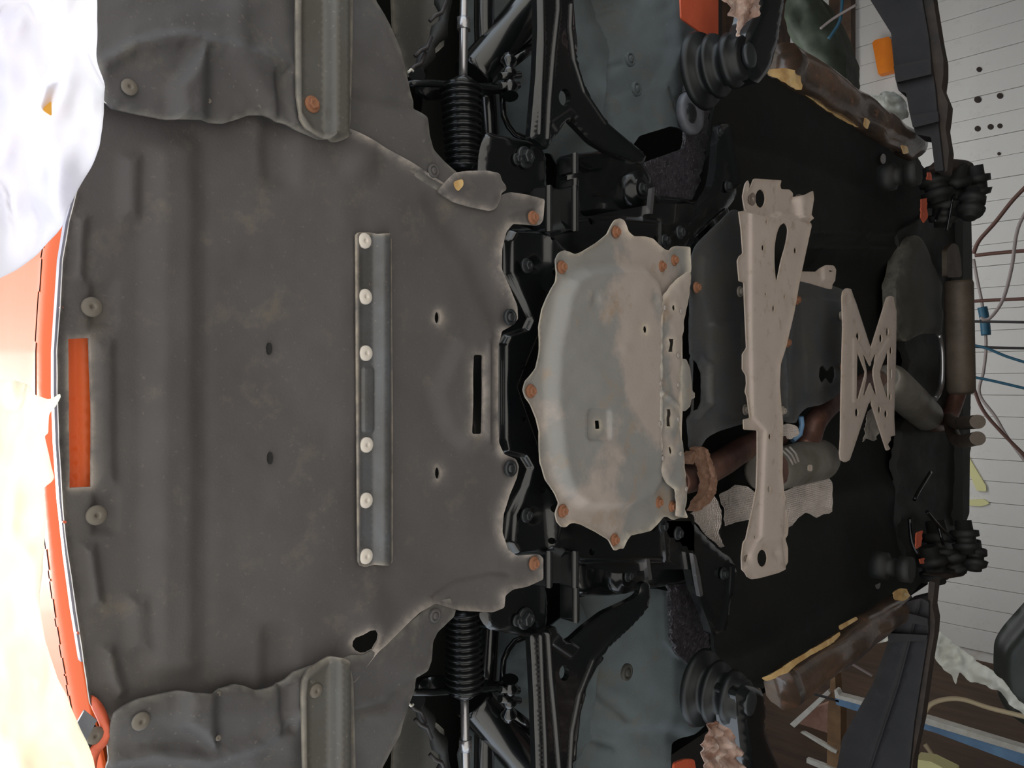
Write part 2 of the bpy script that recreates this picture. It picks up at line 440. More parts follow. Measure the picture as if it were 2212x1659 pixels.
def fast(kind, mname, px, py, h, r, parent, name=None, label=None):
    key = (kind, mname)
    if key not in FM: FM[key] = fastener_mesh(kind, M[mname])
    p = P(px, py, h=h)
    o = bpy.data.objects.new(name or {'hex': 'bolt', 'pan': 'screw', 'clip': 'clip'}[kind], FM[key]); COL.objects.link(o)
    o.parent = parent; o.location = p - ORG[parent.name]; o.scale = (r, r, r)
    o.rotation_euler.z = random.random() * 3
    if label: o['label'] = label
    ORG[o.name] = p
    return o

#==================================================================== THE SETTING
def struct(name, lo, hi, m, bevel=0, **kw): return box(name, lo, hi, m, bevel=bevel, kind='structure', **kw)
flo = struct('floor', (-2.75, .9, -.1), (4.45, 8.2, 0), M['conc_in'])
struct('floor_forecourt', (-14, -14, -.1), (14, .9, -.002), M['conc'])  # unseen apron, paler than the inner floor so more light bounces up front
wb = struct('wall_back', (-2.62, 8.06, 0), (4.4, 8.2, 5.0), M['board'])
x = -2.5; i = 0
while x < 4.3:
    w = .2
    box('panel', (x, 8.03 + .006 * (i % 2), .02), (x + w - .004, 8.061, 4.36), M['board'], wb, bevel=.002); i += 1; x += w
struct('wall_left', (-2.75, 1.6, 0), (-2.6, 8.2, 5.2), M['wood'])
struct('wall_right', (4.3, 1.6, 0), (4.45, 8.2, 5.2), M['wood'])
struct('ceiling', (-2.75, 0, 5.0), (4.45, 8.2, 5.1), M['wood'])
struct('trim_1', (-2.6, 7.85, 4.3), (4.3, 8.06, 4.5), M['wood'])

#==================================================================== THE CAR
car = thing('car', 'orange car raised on the lift, seen from below, with dark undertray and pale skid plate', 'car', P(1106, 829, h=.85))
def part(*a, **k): k.setdefault('parent', car); return sheet(*a, **k)

# body shell above everything: profile swept between the flanks
prof = [(.20, 1.10), (.19, 1.16), (.25, 1.28), (.5, 1.42), (1.25, 1.52), (1.85, 1.98), (2.9, 2.05), (3.7, 1.85), (4.15, 1.5), (4.2, 1.10)]
for nm_, sc_, mt_ in (('body_shell', 1, 'orange'), ('inner_shell', .97, 'black_m')):
  V = []; n = len(prof)
  for X, ins in ((-1.05, 0), (-.6, .0), (0, 0), (.6, 0), (1.05, 0)):
    for (y, z) in prof:
        y = 2.2 + (y + .09 - 2.2) * sc_; z = z * sc_ if z > 1.2 else (z if sc_ < 1 else z + .10)
        bow = .10 * (abs(X) / 1.05) ** 2.5
        yy = y + bow if y < 1 else y - bow * .5 if y > 3.9 else y
        V.append((X * sc_ * (1 if z < 1.6 else .8), yy, z + 1.5))
  Fc = [(k * n + j, (k + 1) * n + j, (k + 1) * n + j + 1, k * n + j + 1) for k in range(4) for j in range(n - 1)]
  Fc += [tuple(range(n)), tuple(4 * n + j for j in range(n - 1, -1, -1))]
  emit(nm_, V, Fc, M[mt_], car, smooth=[False] * len(Fc))

# front bumper: lower orange skin below the lip, folded up to the sunlit face
lip_line = pts('232,90 208,200 190,310 165,400 143,480 130,560 122,680 117,760 117,850 121,960 129,1080 142,1200 158,1320 176,1430 197,1545 215,1620 235,1720')
def bumper_h(x, y):
    lx = np.interp(y, [p[1] for p in lip_line], [p[0] for p in lip_line])
    d = np.clip(lx - x, 0, 400)
    fold = 46
    return .895 + np.minimum(d, fold) * .0005 + (np.logaddexp(0, (d - fold) / 5) * 5) * .0050
bump_out = pts('-60,100') + [(a[0] + 8, a[1]) for a in lip_line] + pts('-60,1720')
bump = part('front_bumper', bump_out, M['orange'], h=bumper_h, th=.004, ray=True, grid=8, rel=[('bead', [(a[0] - 46, a[1]) for a in lip_line], 0, 10), ('bead', [(a[0], a[1]) for a in lip_line], 0, 6)], sh='n', label='orange painted front bumper')
lipo = [(a[0] - 1, a[1]) for a in lip_line[2:-3]] + [(a[0] + 6, a[1]) for a in lip_line[2:-3]][::-1]
part('bumper_lip', lipo, M['lipw'], h=.868, th=.01, grid=7, sh='n', label='pale grey edge strip between bumper and undertray')

# undertray --------------------------------------------------------
tray_o = pts('''232,120 208,210 192,310 167,400 146,480 133,560 125,680 120,760 120,850 124,960 132,1080 145,1200 161,1320 178,1430 192,1520
 222,1548 300,1570 480,1560 620,1530 760,1470 812,1402 850,1368 900,1322 936,1302 990,1318 1060,1321 1084,1311 1086,1285 1102,1272 1132,1266 1167,1250 1167,1204 1158,1196
 1110,1199 1091,1186 1080,1150 1082,1110 1095,1070 1112,1030 1117,1008 1110,991 1085,981 1072,955 1068,900 1068,800 1071,745 1080,716 1100,706 1115,690 1112,660
 1092,612 1079,582 1079,540 1088,502 1104,484 1160,488 1168,478 1171,432 1130,421 1096,416 1060,430 960,400 880,350 770,290 640,240 500,220 300,200''')
big_hole = pts('757,1383 762,1375 776,1368 790,1358 804,1357 811,1368 811,1382 802,1401 790,1409 778,1410 764,1403 757,1394')
tray_holes = [pts('147,732 192,730 194,790 198,900 197,1000 197,1052 150,1054'), rounded(rect(1012, 767, 1034, 937), 5, 6), oval(944, 686, 6, 13), oval(945, 1022, 6, 13), big_hole]
tray_rel = [
 ('pl', rounded(rect(325, 310, 422, 1445), 30), .012, 60),
 ('pl', rounded(rect(440, 250, 760, 1470), 40), .004, 60),
 ('pl', pts('262,340 300,340 296,470 262,470'), .008, 32),
 ('pl', pts('160,470 186,470 178,605 158,600'), .007, 26),
 ('pl', pts('200,612 248,612 246,706 196,706'), -.006, 26),
 ('pl', pts('206,1070 250,1070 252,1150 206,1150'), -.006, 26),
 ('pl', pts('205,740 242,740 245,1040 207,1040'), .006, 26),
 ('pl', pts('178,1180 204,1180 220,1300 196,1306'), .008, 26),
 ('pl', pts('276,1290 312,1290 318,1400 282,1400'), .008, 32),
 ('pl', pts('222,1400 240,1400 268,1490 250,1505 228,1470'), .010, 30),
 ('pl', pts('935,850 985,735 1060,720 1062,970 1000,965 965,930'), .010, 30),
 ('bead', pts('940,440 1030,560 1060,640 1085,690'), -.006, 44),
 ('pl', rounded(rect(570, 240, 630, 400), 26), -.010, 44),
 ('pl', rounded(rect(570, 1350, 630, 1500), 26), -.010, 44),
 ('dome', 775, 345, 60, 70, .012), ('dome', 795, 1340, 70, 80, .010),
 ('bead', pts('936,1292 990,1255 1062,1237 1100,1240'), -.004, 9),
 ('bead', pts('1046,745 1044,850 1046,950'), .004, 9),
 ('bead', pts('1105,458 1150,450'), .003, 10),
 ('lip', .006, 12), ('noise', 180, .003)]
tray = part('undertray', tray_o, M['tray'], h=lambda x, y: .862 - .02 * sm((x - 400) / 500), holes=tray_holes, rel=tray_rel, th=.004, grid=9, sh='r', rad=5, wear=7,
            label='dark grey felted undertray with cut-outs')
for px, py in ((199, 663), (209, 1113)): fast('pan', 'screw', px, py, .857, .0105, tray)
for px, py in ((1152, 470), (1154, 1217)): fast('hex', 'rust', px, py, .834, .0115, tray, label='rusty hexagon bolt at undertray tab')
for px, py in ((1102, 685), (1103, 1012)): fast('clip', 'bolt_b', px, py, .834, .0135, tray)
for px, py in ((583, 753), (585, 990)): sheet('plug', oval(px, py, 5, 13), M['black_m'], tray, h=.848, th=.004, grid=6, sh='n')
for px, py in ((133, 664), (140, 1128), (170, 1368)): sheet('reflector_stud', oval(px, py, 4, 3), M['orange_d'], tray, h=.858, th=.003, grid=3, sh='n')
# orange recess seen through the slot
part('bumper_crossbar', pts('120,700 225,700 228,1085 128,1085'), M['orange'], h=.885, th=.01, grid=14, label='orange bar seen through the undertray slot',
     rel=[('bead', pts('150,700 155,1085'), -.012, 30)])
flap = part('tray_flap', pts('948,412 985,372 1010,368 1055,367 1084,373 1088,389 1097,400 1098,409 1087,416 1085,430 1076,449 1064,455 1020,446 985,436'), M['tray'], h=.832, rel=[('lip', -.004, 8), ('dome', 1064, 426, 10, 10, .003)], th=.003, grid=7, sh='r', rad=8, label='raised corner flap of the undertray')
sheet('scuff_patch', pts('980,392 1000,386 1002,400 990,414 982,404'), M['film_y'], flap, h=.8305, th=.001, grid=5)

# steel stiffener strip across the tray
st = part('stiffener_strip', pts('767,506 774,501 800,502 815,507 838,506 846,514 847,700 849,900 849,1214 842,1219 810,1219 790,1225 776,1222 771,1214 769,900 768,700'), M['strip'], h=.838,
          rel=[('pl', rect(813, 480, 838, 1250), .011, 14), ('pl', rounded(rect(783, 795, 806, 932), 6), .003, 7), ('bead', pts('772,500 774,1230'), .003, 8)], th=.002, grid=7, rad=5, wear=3.5,
          label='dusty steel stiffener strip across the undertray')
for px, py in ((788, 520), (789.5, 641), (790.5, 763), (792, 961), (791, 1081), (791, 1202)):
    fast('pan', 'washer', px, py, .8365, .0105, st, name='washer_screw', label='pale washer-headed screw in the stiffener strip')

# wheel-arch liners (front parts) ------------------------------------
def lin_h_up(x, y): return .838 + .00016 * np.clip(120 - y, 0, 400)
def lin_h_dn(x, y): return .838 + .00016 * np.clip(y - 1540, 0, 400)
lu = part('fender_liner', pts('''190,-180 192,0 198,60 203,120 214,150 217,185 226,212 244,232 300,244 380,259 430,260 485,265 512,257 540,247 572,247 606,262 640,279 690,300 740,300 765,298 800,308
 850,343 900,380 945,408 975,420 990,404 991,372 962,347 941,322 931,288 927,252 903,233 893,200 881,150 870,110 850,68 832,30 815,0 790,-180'''), M['liner'], h=lin_h_up,
     rel=[('bead', pts('225,140 290,100 400,80 520,110 640,150'), .007, 26), ('pl', pts('372,190 440,105 440,262 380,262'), .016, 40), ('bead', pts('500,-150 520,120 620,260'), .004, 40),
          ('pl', pts('596,150 625,150 630,262 600,262'), -.008, 20), ('bead', pts('765,200 840,220 900,232'), -.005, 14), ('dome', 935, 368, 14, 14, -.004), ('lip', -.004, 8), ('noise', 150, .004)],
     grid=11, rad=5, wear=5, th=.003, label='grey plastic wheel arch liner, upper one in the photo')
fast('pan', 'screw', 280, 188, .835, .0085, lu); fast('clip', 'liner', 937, 369, .836, .010, lu)
fast('pan', 'screw', 452, 218, .836, .003, lu); 
ld = part('fender_liner', pts('''240,1850 232,1659 236,1610 243,1565 250,1545 268,1530 300,1514 350,1502 400,1491 430,1492 457,1495 480,1489 510,1480 532,1484 556,1494 580,1491 610,1480 640,1455 680,1440 740,1425 760,1416 785,1416
 802,1407 840,1386 890,1346 930,1312 958,1298 977,1293 981,1305 982,1314 990,1318 986,1334 950,1366 939,1388 936,1428 928,1450 906,1463 899,1492 885,1535 868,1590 846,1628 830,1659 800,1850'''), M['liner'], h=lin_h_dn,
     rel=[('bead', pts('240,1640 330,1625 450,1640 560,1600 640,1540'), .007, 26), ('pl', pts('398,1480 460,1480 460,1610 390,1560'), .016, 34), ('pl', pts('606,1480 640,1480 636,1580 606,1580'), -.008, 20),
          ('bead', pts('765,1540 840,1520 900,1470'), -.005, 14), ('dome', 1350, 1450, 10, 10, 0), ('lip', -.004, 8), ('noise', 150, .004)],
     grid=11, rad=5, wear=5, th=.003, label='grey plastic wheel arch liner, lower one in the photo')
fast('pan', 'screw', 305, 1558, .835, .0095, ld); fast('clip', 'liner', 940, 1330, .836, .010, ld)
for px, py in ((472, 1499), (472, 1594)): fast('pan', 'screw', px, py, .8365, .0035, ld)

du = part('arch_deflector', pts('642,-180 639,60 640,200 645,252 660,278 690,296 720,308 742,303 754,286 757,262 761,120 763,-180'), M['liner_b'], h=.828,
          rel=[('pl', rect(706, -260, 746, 300), .016, 14), ('bead', pts('650,-180 647,60 648,245 672,280 715,300'), .004, 8)], th=.003, grid=8, rad=10, wear=4, label='long raised deflector on the upper liner')
fast('hex', 'rust', 675, 225, .826, .0105, du, name='screw', label='rusty screw')
dd = part('arch_deflector', pts('660,1850 654,1659 651,1500 653,1468 668,1444 700,1424 720,1413 738,1419 756,1440 763,1470 765,1540 768,1659 770,1850'), M['liner_b'], h=.828,
          rel=[('pl', rect(716, 1380, 748, 1900), .016, 14), ('bead', pts('662,1850 658,1500 662,1466 718,1422'), .004, 8)], th=.003, grid=8, rad=10, wear=4, label='long raised deflector on the lower liner')
fast('pan', 'screw', 683, 1492, .8275, .009, dd)

# lower left bumper corner
part('fog_lamp_trim', pts('205,1508 222,1520 238,1550 245,1582 240,1606 218,1636 206,1700 190,1700 193,1640 214,1606 225,1585 214,1555 203,1530'), M['orange_d'], h=.85, th=.006, grid=7, sh='c', rel=[('lip', -.006, 8)], label='curved orange trim at the bumper corner')
part('fog_lamp_trim', pts('196,120 206,140 216,155 217,185 210,205 200,230 190,200'), M['orange_d'], h=.85, th=.006, grid=7, sh='c', label='small orange trim corner beside the upper liner')
part('corner_bracket', pts('183,1534 210,1556 181,1610 170,1592 162,1570'), M['ring'], h=.842, th=.003, grid=8, rad=3, label='grey plastic corner bracket')
cb = part('corner_pocket', pts('196,1556 225,1585 214,1612 194,1640 176,1612'), M['black_m'], h=.86, th=.004, grid=8, label='dark pocket behind the corner bracket')
fast('pan', 'screw', 206, 1589, .856, .009, cb)

# subframe and its neighbours ----------------------------------------
def bb(name, o, **k):
    k.setdefault('grid', 9); k.setdefault('th', .006); k.setdefault('mat', M['black']); m = k.pop('mat'); return part(name, pts(o) if isinstance(o, str) else o, m, **k)
sub = bb('front_crossmember', '''1040,470 1100,478 1160,500 1182,470 1180,400 1235,420 1260,470 1330,455 1420,440 1500,440 1500,560 1440,600 1340,620 1300,700 1300,1000 1340,1090 1500,1110 1500,1230 1410,1230 1330,1240 1255,1215
 1235,1260 1180,1260 1175,1200 1100,1215 1040,1220 1020,1000 1020,700''', h=.90, rad=12, grid=7,
   rel=[('pl', pts('1092,520 1102,500 1160,500 1220,560 1180,650 1165,700 1140,760 1110,835 1140,920 1165,990 1200,1110 1180,1190 1108,1195 1094,1170 1100,1110 1128,1050 1140,1010 1125,985 1085,975 1080,950 1080,745 1090,725 1130,712 1140,690 1122,650 1092,590'), .014, 11),
        ('dome', 1142, 574, 16, 20, -.006), ('dome', 1140, 1112, 16, 20, -.006),
        ('pl', pts('1165,505 1240,475 1325,470 1420,480 1420,620 1165,640'), .012, 20), ('pl', pts('1165,1050 1300,1100 1420,1080 1430,1210 1250,1210 1175,1180'), .012, 20)],
   holes=[oval(1177, 591, 6, 9), oval(1116 + 58, 518, 5, 7), oval(1118, 793, 5, 7), oval(1118, 903, 5, 7), oval(1158, 634, 5, 7), oval(1176, 1095, 6, 9), oval(1158, 1056, 5, 7), oval(1174, 1165, 5, 7), oval(1269, 480, 6, 8), oval(1268, 1190, 6, 8)],
   label='glossy black front crossmember')
for px, py in ((1138, 574), (1138, 1113)): fast('hex', 'bolt_b', px, py, .872, .013, sub)
for px, py, m_ in ((1437, 521, 'bolt_b'), (1469, 502, 'bolt_b'), (1432, 1136, 'bolt_b'), (1465, 1152, 'bolt_b')): fast('hex', m_, px, py, .875, .015, sub)

# vertical ribs of the subframe either side
for s, ys in ((0, (400, 500)), (1, (1190, 1270))):
    for xx, w in ((1186, 12), (1242, 13)):
        bb('subframe_rib', rect(xx - w / 2 - 2, ys[0], xx + w / 2 + 2, ys[1]), h=.875, rad=6, th=.03, rel=[('bead', [(xx, ys[0]), (xx, ys[1])], .006, 5)], grid=5)
for yy0, yy1, xx in ((330, 375, 1242), (385, 415, 1243), (1265, 1345, 1244)):
    bb('subframe_rib', rect(xx - 8, yy0, xx + 8, yy1), h=.88, rad=6, th=.03, rel=[('bead', [(xx, yy0), (xx, yy1)], .006, 5)], grid=5)
# black mounting housings beside the rack
for o, lab in (('1050,300 1060,282 1175,308 1186,330 1190,420 1180,450 1110,440 1040,380 1042,330', 'upper'), ('1040,1330 1100,1255 1180,1245 1190,1290 1188,1350 1180,1370 1150,1380 1060,1362', 'lower')):
    b_ = bb('rack_bracket', o, h=.92, rad=14, rel=[('lip', -.010, 7)], th=.02)
    yb = 340 if lab == 'upper' else 1336
    fast('hex', 'bolt_b', 1135, yb, .915, .02, b_); fast('hex', 'bolt_b', 1118, yb + 4, .915, .011, b_)
# dark inner bay behind everything in the front half
bay = bb('engine_bay_shield', '960,-200 1560,-200 1560,300 1540,600 1540,1100 1560,1350 1560,1860 930,1860 900,1300 900,400', h=1.30, mat=M['black_m'], grid=40, rad=10, th=.01)
# rails and diagonals
bb('side_rail', '1235,330 1330,320 1400,345 1425,420 1500,430 1570,430 1600,480 1500,560 1420,520 1330,480 1240,470', h=.96, rad=14, rel=[('lip', -.012, 8), ('noise', 60, .008)], th=.03)
bb('side_rail', '1240,1200 1330,1215 1390,1225 1420,1190 1500,1150 1560,1200 1500,1260 1400,1275 1330,1290 1255,1290', h=.96, rad=14, rel=[('lip', -.012, 8), ('noise', 60, .008)], th=.03)
dgu = bb('diagonal_brace', '1430,548 1432,500 1480,480 1520,440 1545,400 1552,360 1556,300 1562,265 1575,258 1585,275 1588,330 1600,380 1596,425 1575,452 1545,475 1500,520 1470,560', h=.90, rad=12, th=.02,
   rel=[('lip', -.007, 6), ('bead', pts('1572,270 1580,330 1592,400'), .01, 8)], label='black folded brace, upper one in the photo')
fast('hex', 'bolt_b', 1572, 403, .895, .014, dgu); fast('hex', 'bolt_b', 1554, 285, .895, .012, dgu)
dgd = bb('diagonal_brace', '1416,1130 1440,1112 1490,1112 1520,1150 1560,1190 1590,1210 1600,1240 1578,1290 1572,1330 1562,1372 1545,1375 1530,1330 1505,1270 1490,1200 1440,1165', h=.90, rad=12, th=.02,
   rel=[('lip', -.007, 6), ('bead', pts('1580,1220 1575,1300 1560,1360'), .01, 8)], label='black folded brace, lower one in the photo')
fast('hex', 'bolt_b', 1563, 1239, .895, .015, dgd)
bb('edge_plate', '1497,1195 1503,1200 1513,1245 1519,1285 1513,1290 1506,1255', mat=M['chrome'], h=.885, grid=6, th=.01, rad=2, label='bright edge of the lower brace')  # thin bright steel sliver along the black edge
bb('edge_plate', '1409,405 1415,404 1410,462 1403,462', mat=M['chrome'], h=.89, grid=6, th=.01, rad=2)
bb('edge_plate', '1395,1196 1402,1197 1409,1252 1402,1254', mat=M['chrome'], h=.89, grid=6, th=.01, rad=2)

# speckled foam pads by the sills
fu = part('foam_pad', pts('1488,90 1530,110 1540,160 1532,240 1530,300 1510,400 1480,470 1440,460 1400,400 1395,350 1480,320'), M['foam'], h=.975, th=.01, grid=7, rel=[('noise', 12, .006)], rad=8, label='black speckled damping pad, upper one')
lathe('washer', P(1500, 243, h=.955), P(1500, 243, h=.955) + Vector((0, 0, .02)), [(0, .036), (0, .048), (.3, .052), (1, .052)], M['ring'], fu, 28, label='large grey grommet ring')
lathe('plug', P(1499, 243, h=.948), P(1499, 243, h=.948) + Vector((0, 0, .02)), [(0, .012), (.1, .018), (.12, .019), (.4, .026), (1, .028)], M['bolt_b'], fu, 20)
lathe('plug', P(1506, 174, h=.955), P(1506, 174, h=.955) + Vector((0, 0, .02)), [(0, .008), (.1, .014), (1, .015)], M['bolt_b'], fu, 20)
part('foam_pad', pts('1450,1200 1478,1195 1500,1215 1522,1290 1532,1370 1530,1440 1500,1445 1460,1410 1453,1380 1448,1280 1430,1230'), M['foam'], h=.972, th=.01, grid=6, rel=[('noise', 10, .008)], rad=8, label='black speckled damping pad, lower one')

# wheel-arch inner skins
part('arch_inner', pts('1000,-200 1240,-200 1330,-120 1300,360 1250,400 1190,330 1050,320 1010,160'), M['arch'], h=lambda x, y: 1.12 + .0003 * np.clip(200 - y, 0, 400), th=.004, grid=14,
     rel=[('bead', pts('1060,120 1150,200'), .01, 30), ('noise', 110, .02)], label='blue-grey felt arch skin behind the upper control arm')
ai = part('arch_inner', pts('1215,-200 1486,-200 1484,60 1481,180 1489,299 1422,280 1370,297 1345,330 1327,380 1322,396 1300,398 1285,390 1262,350 1215,330'), M['arch'], h=lambda x, y: 1.06 + .0007 * np.clip(1440 - x, 0, 300),
     rel=[('pl', pts('1448,-200 1500,-200 1500,310 1400,310 1390,230 1420,170 1446,110'), .028, 16), ('pl', pts('1310,220 1360,200 1420,190 1450,300 1320,330'), .010, 16), ('bead', pts('1210,50 1330,15'), -.008, 12), ('bead', pts('1260,165 1340,140'), -.008, 12), ('lip', .003, 6), ('noise', 90, .008)],
     grid=9, rad=4, th=.004, label='large grey felt arch skin by the upper control arm')
fast('clip', 'arch', 1361, 128, 1.07, .018, ai); fast('clip', 'arch', 1375, 192, 1.055, .018, ai)
part('arch_inner', pts('1000,1330 1075,1320 1180,1360 1250,1300 1300,1400 1240,1860 960,1860 1000,1600'), M['arch'], h=lambda x, y: 1.12 + .0003 * np.clip(y - 1460, 0, 400), th=.004, grid=14,
     rel=[('bead', pts('1060,1520 1150,1440'), .01, 30), ('noise', 110, .02)], label='blue-grey felt arch skin behind the lower control arm')
ai = part('arch_inner', pts('1215,1330 1250,1290 1330,1278 1410,1270 1449,1278 1452,1330 1453,1400 1478,1424 1531,1454 1530,1500 1519,1545 1475,1590 1450,1605 1446,1640 1450,1860 1215,1860'), M['arch'], h=lambda x, y: 1.04 + .0007 * np.clip(1440 - x, 0, 300),
     rel=[('pl', pts('1290,1350 1405,1270 1500,1270 1560,1500 1500,1600 1450,1570 1330,1570 1262,1520'), .022, 30), ('pl', pts('1412,1260 1460,1260 1450,1420 1412,1380'), .008, 8), ('bead', pts('1250,1590 1330,1612'), -.010, 12), ('bead', pts('1280,1490 1350,1550'), -.008, 16), ('lip', .003, 6), ('noise', 90, .008)],
     grid=9, rad=5, th=.004, label='large grey felt arch skin by the lower control arm')
fast('clip', 'arch_d', 1354, 1452, 1.03, .02, ai)

part('felt_tongue', pts('1252,338 1330,335 1326,382 1322,396 1312,399 1303,395 1297,399 1290,398 1283,385 1270,360'), M['arch_d'], h=1.0, th=.004, grid=7, rad=4, label='grey felt tongue below the upper control arm')
# control arms
au = bb('control_arm', '''1162,-180 1166,60 1162,160 1155,240 1150,298 1168,304 1186,322 1192,312 1206,288 1222,262 1236,258 1250,272 1282,306 1325,332 1370,350 1394,353 1402,340 1396,328 1366,304 1322,268 1290,225 1266,180 1253,130 1246,60 1240,-20 1232,-180''', h=.885,
   rel=[('bead', pts('1202,-180 1206,20 1196,110 1187,220 1183,300'), .006, 5), ('bead', pts('1168,-180 1172,100 1168,200 1165,290'), .005, 4.5), ('bead', pts('1234,10 1232,60 1240,130 1262,200 1308,268 1390,338'), .006, 5), ('bead', pts('1242,-20 1250,90 1262,150 1296,220'), .005, 4.5),
        ('pl', pts('1188,265 1232,235 1246,250 1206,292'), .005, 7), ('lip', -.006, 4)], th=.012, grid=5, rad=10, holes=[oval(1220, 210, 13, 19)], label='black stamped control arm, upper one in the photo')
ad_ = bb('control_arm', '''1167,1850 1162,1640 1158,1520 1154,1440 1150,1372 1170,1368 1190,1362 1204,1352 1212,1374 1228,1388 1240,1382 1268,1356 1310,1324 1370,1296 1386,1284 1390,1260 1408,1258 1410,1290 1400,1322 1368,1356 1320,1400 1290,1442 1268,1486 1256,1540 1246,1610 1240,1700 1236,1850''', h=.885,
   rel=[('bead', pts('1184,1368 1190,1460 1200,1560 1210,1680 1214,1850'), .006, 5), ('bead', pts('1168,1372 1172,1480 1178,1600 1186,1850'), .005, 4.5), ('bead', pts('1396,1310 1330,1370 1282,1425 1252,1500 1236,1580 1232,1650 1234,1850'), .006, 5), ('bead', pts('1300,1420 1262,1500 1246,1590 1240,1640'), .005, 4.5),
        ('pl', pts('1190,1390 1206,1370 1250,1400 1234,1420'), .005, 7), ('lip', -.006, 4)], th=.012, grid=5, rad=10, holes=[oval(1219, 1454, 11, 17)], label='black stamped control arm, lower one in the photo')
# rear bushings
for y0, hh in ((330, .93), (1247, .93)):
    xx = 1370 if y0 > 700 else 1400
    yy = 1243 if y0 > 700 else 408
    a = P(xx - 12, yy, h=.93)
    bs = lathe('arm_bushing', a, a + Vector((0, 0, .05)), [(0, .010), (0, .022), (.02, .026), (.1, .026), (.12, .040), (1, .044)], M['rubber'], car, 24)
    fast('hex', 'bolt_b', xx - 12, yy, .925, .014, bs)
# rods: bellows, tie rods
def bellows(a, b, n, r0, r1, parent):
    pr = [(0, r0 * .5), (.01, r0 * .9)]
    for i in range(n):
        t = i / n; r = r0 + (r1 - r0) * t
        pr += [(.02 + .96 * (t + k / 8 / n), r * (.9 - .1 * math.cos(k / 8 * 2 * math.pi))) for k in range(8)]
    pr += [(1, r1 * .7)]
    return lathe('steering_boot', a, b, pr, M['rubber'], parent, 28)
bu = bellows(P(996, 184, h=.96), P(1001, 372, h=.96), 13, .038, .031, car); bu['label'] = 'ribbed black rubber boot, upper one in the photo'
bd_ = bellows(P(1004, 1492, h=.96), P(1000, 1312, h=.96), 13, .036, .031, car); bd_['label'] = 'ribbed black rubber boot, lower one in the photo'
for py0, py1, px0, px1 in ((-180, 186, 1005, 1000), (1860, 1490, 1010, 1003)):
    tr = tube('tie_rod', [(px0, py0, .96), (px1, py1, .96)], .0075, M['chrome'], car)
    s = 1 if py0 < 0 else -1
    m0 = P(px1 + (px0 - px1) * .4, 40 if s > 0 else 1620, h=.96)
    lathe('lock_nut', m0, m0 + Vector((-.02 * s, 0, 0)), [(0, .011), (0, .013), (1, .013), (1, .01)], M['chrome'], tr, 6)
    c0 = P(px1, py1 - 18 * s, h=.96); lathe('boot_cap', c0, P(px1, py1 + 6 * s, h=.96), [(0, .012), (.3, .02), (1, .028)], M['rubber'], tr, 20)
    tube('clamp_arm', [(880, py1 - 4 * s, .98), (930, py1 - 6 * s, .97), (1060, py1 + 4 * s, .98), (1098, py1 + (8 * s), 1.0)], .006, M['chrome'] if 0 else M['rubber'], tr)
# knuckle, shaft, hoses
for s in (1, -1):
    def q(x, y, h): return (x, y if s > 0 else 1675 - y, h)
    tube('strut_tube', [q(1215, -90, 1.0), q(1130, 40, 1.02), q(1020, 170, 1.06)], .042, M['black'], car, 20)
    tube('drive_shaft', [q(1050, -120, 1.04), q(1046, 60, 1.05), q(1060, 330, 1.08)], .02, M['black'], car)
    tube('steering_knuckle', [q(930, -100, 1.05), q(960, 30, 1.03), q(930, 100, 1.02), q(900, 160, 1.0)], .012, M['black_m'], car, rfun=lambda t: .012 + .005 * math.sin(t * 26))
    tube('brake_hose', [q(1085, 205, 1.02), q(1088, 250, 1.02), q(1112, 290, 1.02), q(1150, 305, 1.0)], .006, M['rubber'], car)
    sb = tube('stabiliser_link', [q(1098, 120, .99), q(1100, 170, .98), q(1102, 208, .97)], .008, M['black'], car, rfun=lambda t: .010 + .006 * (1 if int(t * 7) % 2 else 0), step=.006)
    tube('link_stud', [q(1080, 165, .975), q(1122, 162, .975)], .007, M['black'], sb)
    tube('link_stud', [q(1080, 186, .975), q(1120, 184, .975)], .007, M['black'], sb)
    tube('stabiliser_bar', [q(1104, 138, 1.0), q(1160, 96, 1.0)], .009, M['black'], car)
    bb('knuckle_plate', [q(x_, y_, 0)[:2] for x_, y_ in pts('905,180 960,176 1110,182 1114,196 1060,206 930,214 905,200')], h=1.0, grid=9, rad=5, th=.01, rel=[('noise', 20, .006)])
    bb('inner_panel', [q(x_, y_, 0)[:2] for x_, y_ in pts('840,-160 960,-160 960,90 905,150 880,170 850,60')], mat=M['arch_d'], h=1.16, grid=14, rad=8, th=.006, rel=[('bead', pts('940,0 945,160') if s > 0 else pts('940,1675 945,1515'), .02, 20)])
    for xw, yw in ((905, 130), (918, 96), (950, 20)):
        tube('sensor_wire', [q(xw - 22, yw + 26, .99), q(xw - 10, yw + 14, .985), q(xw + 4, yw + 8, .985), q(xw + 14, yw - 16, .99)], .0035, M['cordk'], car, n=8)
    tube('wire_clip', [q(882, 156, .975), q(888, 150, .975), q(893, 154, .975)], .0022, M['white'], car, n=8)

